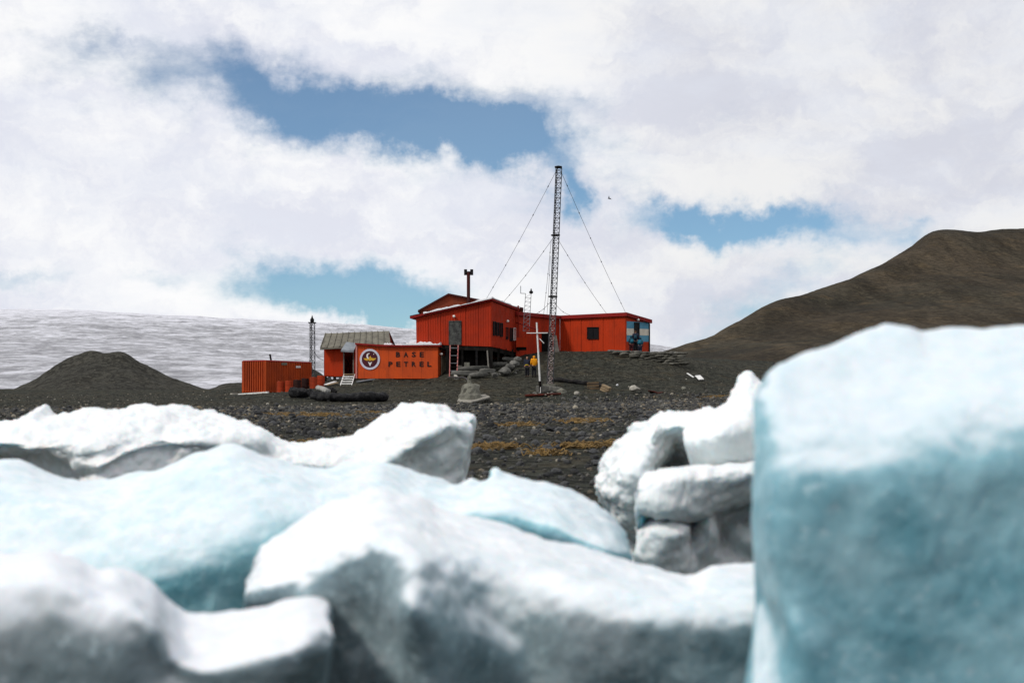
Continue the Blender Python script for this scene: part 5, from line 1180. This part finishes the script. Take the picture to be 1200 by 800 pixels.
# apparent size picks the stones that are things of their own
vis_px = (px > 130) & (px < 900); app = np.where(vis_px & (D_ > 16), sz/D_, 0); order = np.argsort(-app)
ids = order[:300]; rest = np.setdiff1d(np.arange(len(D_)), ids)
for i in ids:
    o = put_stone(BIG[int(RNG.integers(len(BIG)))], (x_[i], D_[i], z_[i]+sz[i]*.14), float(sz[i]), 'cobble', tilt=.35)
    tag(o, 'dark grey cobble lying among others on the stony beach', 'stone', 'cobbles on the beach')
def stone_field(name, x, y, z, s, tpls, m_):
    Vs = []; Fs = []; tn = []; n0 = 0; sel = RNG.integers(len(tpls), size=len(x))
    for k, (co, F_) in enumerate(tpls):
        ii = np.where(sel == k)[0]; n = len(ii)
        if not n: continue
        a = RNG.uniform(0, 2*np.pi, n); ca_, sa_ = np.cos(a), np.sin(a); b_ = RNG.normal(0, .3, n); cb_, sb_ = np.cos(b_), np.sin(b_)
        q_ = co[None]*s[ii, None, None]; X, Y, Z = q_[..., 0], q_[..., 1], q_[..., 2]
        Y, Z = Y*cb_[:, None]-Z*sb_[:, None], Y*sb_[:, None]+Z*cb_[:, None]
        X, Y = X*ca_[:, None]-Y*sa_[:, None], X*sa_[:, None]+Y*ca_[:, None]
        V = np.stack([X+x[ii, None], Y+y[ii, None], Z+z[ii, None]+.12*s[ii, None]], -1)
        Vs.append(V.reshape(-1, 3)); Fs.append((F_[None]+(np.arange(n)*len(co))[:, None, None]+n0).reshape(-1, 3)); n0 += n*len(co)
        tn.append(np.repeat(RNG.random(n), len(co)))
    me = np_mesh(name, np.concatenate(Vs), np.concatenate(Fs), False)
    at = me.attributes.new('tone', 'FLOAT', 'POINT'); at.data.foreach_set('value', np.concatenate(tn).astype(np.float32))
    o = link(name, me, m_); return tag(o, kind='stuff')
def field_mat(name, stops):
    m, t, b = new_mat(name); at = t.n.new('ShaderNodeAttribute'); at.attribute_name = 'tone'; cr_ = t.n.new('ShaderNodeValToRGB'); e = cr_.color_ramp.elements
    for i, (p_, c_) in enumerate(stops):
        el_ = e[i] if i < 2 else e.new(p_); el_.position = p_; el_.color = (*c_, 1)
    t.put(cr_.inputs[0], at.outputs['Fac']); c = t.coord('Object'); k = t.hsv(cr_.outputs[0], t.ramp(t.noise(c, 9, 5, .7), .3, .7, .6, 1.35))
    t.put(b.inputs['Base Color'], k); b.inputs['Roughness'].default_value = .8; b.inputs['Specular IOR Level'].default_value = .25
    t.put(b.inputs['Normal'], t.bump(t.noise(c, 26, 5, .7), .4, .03)); return m
M['field'] = field_mat('beach_stone', [(0, (.018, .018, .019)), (.35, (.047, .048, .048)), (.6, (.07, .066, .054)), (.85, (.10, .097, .088)), (.96, (.15, .115, .07)), (1.0, (.32, .29, .23))])
stone_field('beach_cobbles', x_[rest], D_[rest], z_[rest], sz[rest], TPL, M['field'])
# smaller rubble on the slopes
n = 16000; D2 = RNG.uniform(66, 122, n); p2 = RNG.uniform(-40, 1240, n); x2 = (p2-600)/F*D2
M['rubble'] = field_mat('slope_rubble', [(0, (.014, .014, .012)), (.45, (.038, .036, .029)), (.85, (.08, .074, .055)), (.96, (.15, .13, .095)), (1.0, (.34, .32, .27))])
stone_field('slope_gravel', x2, D2, ground_arr(x2, D2)-.01, np.clip(RNG.lognormal(math.log(.08), .45, n), .04, .3), TPL0, M['rubble'])

# ------------------------------------------------------------------ seaweed
def seaweed(segs, n, label, seed, spread=.25, ln=.5):
    r = np.random.default_rng(seed); o = MB()
    tot_ = [on(*s_) for s_ in segs]; C_ = resample(np.array([tuple(p_) for p_ in tot_]), 40)
    # a thin wet mat the strands lie on
    for j in range(39):
        a, b_ = C_[j], C_[j+1]; za, zb = gz(a[0], a[1]), gz(b_[0], b_[1]); o.bar((a[0], a[1], za+.01), (b_[0]+.02, b_[1], zb+.01), .045, 5)
    for k in range(n):
        c_ = C_[r.integers(40)]+np.array((r.normal(0, spread*1.2), r.normal(0, spread*1.1), 0)); a = r.uniform(-.7, .7) if r.random() < .75 else r.uniform(0, 6); L_ = ln*r.uniform(.35, .95); w = r.uniform(.009, .024)
        prev = None; h0 = r.uniform(.03, .075); m_ = 5; q0 = C_[np.argmin(((C_-c_)**2).sum(1))]; o.bar((q0[0], q0[1], gz(q0[0], q0[1])+.02), (c_[0], c_[1], gz(c_[0], c_[1])+h0), .012, 3)
        for j in range(m_):
            s_ = (j/(m_-1)-.5)*L_; aa = a+.8*math.sin(j*1.1+k); p_ = np.array((c_[0]+math.cos(a)*s_, c_[1]+math.sin(aa)*s_*.6, 0)); p_[2] = gz(p_[0], p_[1])+h0+.05*math.sin(j*1.7+k)
            p_ = Vector(p_)
            if prev is not None: o.bar(prev, p_, w*.55, 4, w*.5)
            prev = p_
    ob = o.build('seaweed', M['kelp']); top_mesh(ob); return tag(ob, label, 'seaweed', 'heaps of dry seaweed on the beach', kind='thing')
def bd(py):                       # distance at which the beach shows at a row
    lo, hi_ = 14., 77.
    for _ in range(40):
        m_ = (lo+hi_)/2; py_ = HOR-F*(float(ground_base([0], [m_])[0])+.10-CZ)/m_
        if py_ > py: lo = m_
        else: hi_ = m_
    return lo
for segs, n, lab, sd, sp, ln in (([(326, bd(484)), (355, bd(482.5))], 40, 'yellow dry seaweed heap below the black tarpaulin rolls', 1, .5, .9),
    ([(385, bd(483)), (393, bd(484))], 26, 'small seaweed tuft right of the tarpaulin seaweed heap', 2, .25, .8), ([(443, bd(482)), (462, bd(481))], 22, 'seaweed heap just above the horn of the ice arch', 3, .4, .8),
    ([(546, bd(520)), (570, bd(520.5)), (598, bd(518.5))], 80, 'band of brown seaweed right beside the ice horn', 4, .16, .45),
    ([(662, bd(518)), (690, bd(517)), (712, bd(515.5)), (735, bd(516))], 130, 'longest band of brown seaweed, reaching the ragged ice', 5, .18, .5),
    ([(600, bd(495)), (618, bd(494))], 26, 'faint seaweed scraps in the middle of the cobbles', 6, .2, .7), ([(664, bd(493)), (680, bd(492)), (694, bd(489))], 60, 'golden seaweed clumps below the rusty scrap', 7, .28, .7),
    ([(330, bd(517)), (365, bd(514))], 40, 'orange seaweed seen in the dip of the ice arch', 8, .18, .4), ([(632, bd(527)), (650, bd(526))], 26, 'small brown seaweed wisp below the long band', 9, .10, .4),
    ([(2, bd(528)), (18, bd(530))], 30, 'orange seaweed under the left end of the ice arch', 11, .15, .35), ([(455, bd(489)), (462, bd(489))], 14, 'orange tuft of seaweed against the ice horn slope', 12, .3, .5),
    ([(832, 97.5), (842, 98.2), (848, 98.6)], 44, 'golden heap of seaweed right of the slope, by the tall ice', 10, .3, .8)):
    seaweed(segs, n, lab, sd, sp, ln)

# ------------------------------------------------------------------ people
def skin_body(name, verts, edges, radii, m_, parent, root=0, sub=2):
    me = bpy.data.meshes.new(name); me.from_pydata(verts, edges, []); me.materials.append(m_)
    o = bpy.data.objects.new(name, me); COL.objects.link(o); o.parent = parent
    md = o.modifiers.new('skin', 'SKIN'); md.use_smooth_shade = True
    for i, r in enumerate(radii): me.skin_vertices[0].data[i].radius = (r, r) if not isinstance(r, tuple) else r
    me.skin_vertices[0].data[root].use_root = True
    s_ = o.modifiers.new('subdivision', 'SUBSURF'); s_.levels = sub; s_.render_levels = sub
    dg = bpy.context.evaluated_depsgraph_get(); dg.update(); me2 = bpy.data.meshes.new_from_object(o.evaluated_get(dg))
    o.modifiers.clear(); o.data = me2; bpy.data.meshes.remove(me); me2.name = name
    if not me2.materials: me2.materials.append(m_)
    return o
M['skin'] = surf('skin', (.42, .24, .16), (.38, .2, .14), .6, 8, bump=0)
def person(px, D_, face, jacket, trousers, label, H=1.72, stride=.1, arms=0, hat=None, hair=None, pack=None, belt=None, lean=0):
    p_ = on(px, D_, .0); r = empty('person', p_, label, 'person'); r.rotation_euler.z = face; s = H/1.75
    def V(x, y, z): return (x*s, (y+lean*max(0, z-.9))*s, z*s)
    # skeleton, facing +Y of the empty
    vs = [V(0, 0, .95), V(0, 0, 1.15), V(0, -.01, 1.35), V(0, 0, 1.48), V(0, .01, 1.56), V(0, .03, 1.64), V(0, .02, 1.72)]
    rad = [.145, .135, .155, .07, .062, .088, .06]; ed = [(i, i+1) for i in range(6)]
    def chain(start, pts, rr):
        i0 = start
        for q_, a in zip(pts, rr): vs.append(V(*q_)); rad.append(a); ed.append((i0, len(vs)-1)); i0 = len(vs)-1
        return i0
    chain(5, [(0, .125, 1.615)], [.018])                                        # nose
    for sx in (-1, 1): chain(5, [(sx*.09, .02, 1.63)], [.02])                   # ears
    hands = []
    for sx in (-1, 1):
        k = chain(2, [(sx*.19, 0, 1.42), (sx*.235, -.03+arms*.06, 1.15), (sx*(.22-arms*.12), .05+arms*.22, .93+arms*.14), (sx*(.215-arms*.14), .09+arms*.26, .86+arms*.15)], [.068, .052, .036, .03]); hands.append(k)
        bx_, by_, bz_ = .215-arms*.14, .09+arms*.26, .86+arms*.15
        for j, (dx_, l_) in enumerate(((-.024, .075), (-.008, .085), (.009, .08), (.025, .062))):
            chain(k, [(sx*bx_+dx_*.5, by_+.012+dx_*.6, bz_-.035), (sx*bx_+dx_*.5, by_+.022+dx_*.6, bz_-.035-l_*.6)], [.010, .008])
        chain(k, [(sx*bx_-sx*.035, by_+.025, bz_-.01), (sx*bx_-sx*.045, by_+.04, bz_-.04)], [.011, .009])
    for sx, st_ in ((-1, stride), (1, -stride)):
        chain(0, [(sx*.09, 0, .86), (sx*.10, .02+st_*.6, .50), (sx*.105, st_*1.1-.01, .10), (sx*.11, st_*1.1+.10, .055)], [.095, .066, .045, .03])
    skin_body('body', vs, ed, rad, M['skin'], r)
    # jacket with sleeves and collar
    def cloth(nm, chains, m_, root=0):
        v_, e_, q_ = [], [], []
        for base, pts in chains:
            prev = base
            for (a, b_, c_, rr) in pts:
                v_.append(V(a, b_, c_)); q_.append(rr); 
                if prev is not None: e_.append((prev, len(v_)-1))
                prev = len(v_)-1
        return skin_body(nm, v_, e_, q_, m_, r, root)
    sl = []
    for sx in (-1, 1): sl.append((2, [(sx*.19, 0, 1.42, .09), (sx*.24, -.03+arms*.06, 1.15, .075), (sx*(.222-arms*.115), .045+arms*.21, .945+arms*.14, .058)]))
    jk = cloth('jacket', [(None, [(0, 0, .86, .18), (0, 0, 1.1, .178), (0, -.01, 1.34, .19), (0, -.01, 1.47, .11), (0, 0, 1.535, .085)])]+sl, jacket)
    tr = [(None, [(0, 0, .90, .165)])]
    for sx, st_ in ((-1, stride), (1, -stride)): tr.append((0, [(sx*.09, 0, .82, .115), (sx*.10, .02+st_*.6, .50, .09), (sx*.105, st_*1.1-.01, .12, .075)]))
    cloth('trousers', tr, trousers)
    for sx, st_ in ((-1, stride), (1, -stride)): cloth('boot', [(None, [(sx*.105, st_*1.1-.01, .16, .062), (sx*.105, st_*1.1-.01, .06, .06), (sx*.11, st_*1.1+.17, .045, .05)])], M['black'])
    if hat: cloth('hood', [(None, [(0, -.03, 1.52, .10), (0, -.015, 1.63, .115), (0, -.005, 1.715, .085)])], hat)
    if hair: cloth('hair', [(None, [(0, -.035, 1.56, .06), (0, -.015, 1.655, .10), (0, .0, 1.715, .075)])], hair)
    if pack: cloth('backpack', [(None, [(0, -.22, 1.02, .13), (0, -.23, 1.2, .15), (0, -.2, 1.38, .11)])], pack)
    if belt: 
        o = MB(); c_ = Vector((0, 0, 0)); vs2 = MB(); vs2.lathe(origin(r)+Vector(V(0, 0, 1.0)), [(.186*s, 0), (.198*s, .01), (.198*s, .06*s), (.186*s, .07*s)], 20); vs2.build('reflective_band', belt, r)
    for sx in (-1, 1): MB().lathe(origin(r)+Vector(V(sx*.034, .108, 1.648)), [(.004, 0), (.011, .008), (.004, .016)], 8).build('eye', M['black'], r)
    return r
def cloth_mat(name, c_): return surf(name, c_, tuple(x*.75 for x in c_), .75, 9, bump=.3)
orange = cloth_mat('amber_jacket', (.85, .33, .01)); blackc = cloth_mat('black_cloth', (.014, .014, .018)); navy = cloth_mat('navy_cloth', (.018, .022, .04)); teal = cloth_mat('teal_cloth', (.014, .10, .15)); dteal = cloth_mat('dark_teal_cloth', (.012, .055, .08)); band = cloth_mat('yellow_band', (.6, .42, .02)); brown = cloth_mat('brown_hair', (.09, .04, .02)); maroon = cloth_mat('maroon_cloth', (.06, .012, .014)); petrol = cloth_mat('petrol_cloth', (.02, .14, .20))
person(625.8, 109.8, .25, orange, blackc, 'person in a bright amber hooded jacket and black trousers beside the cross', 1.66, .04, .25, hat=orange)
person(617.8, 110.2, math.pi*.93, navy, blackc, 'person in a dark suit with a yellow band, left of the amber jacket', 1.58, .05, .1, hat=blackc, belt=band)
person(739.8, 117.9, .3, dteal, maroon, 'person in dark teal jacket and maroon trousers, nearest the corner of the flag wall', 1.42, .08, .5, hat=dteal, pack=petrol, lean=.12)
person(744.8, 118.4, -.1, navy, blackc, 'tall brown haired person in a dark jacket between two others at the flag wall', 1.80, .06, .3, hair=brown, pack=dteal)
person(750.2, 117.6, -.3, teal, navy, 'person in a teal blue jacket standing rightmost at the flag wall', 1.40, .07, .35, hat=navy, pack=petrol, lean=.08)

# ------------------------------------------------------------------ bird over the roof
bp = P(714.3, 233, 90); bv = MB()
me = bpy.data.meshes.new('flying_bird'); vb = [(0, -.16, .02), (0, -.06, .03), (0, .08, .03), (0, .16, .03), (0, .22, .02), (-.12, .05, .07), (-.26, .01, .11), (-.40, -.08, .06), (.12, .05, .07), (.26, .01, .13), (.38, -.08, .20)]
eb = [(0, 1), (1, 2), (2, 3), (3, 4), (2, 5), (5, 6), (6, 7), (2, 8), (8, 9), (9, 10)]
br = empty('flying_bird', bp, 'small dark seabird gliding in the sky right of the radio mast', 'bird'); br.rotation_euler = (.2, .5, 1.1); br.scale = (.62, .62, .62)
skin_body('body', vb, eb, [.03, .05, .065, .04, .015, (.05, .018), (.045, .014), (.02, .006), (.05, .018), (.045, .014), (.02, .006)], M['black'], br, 2)
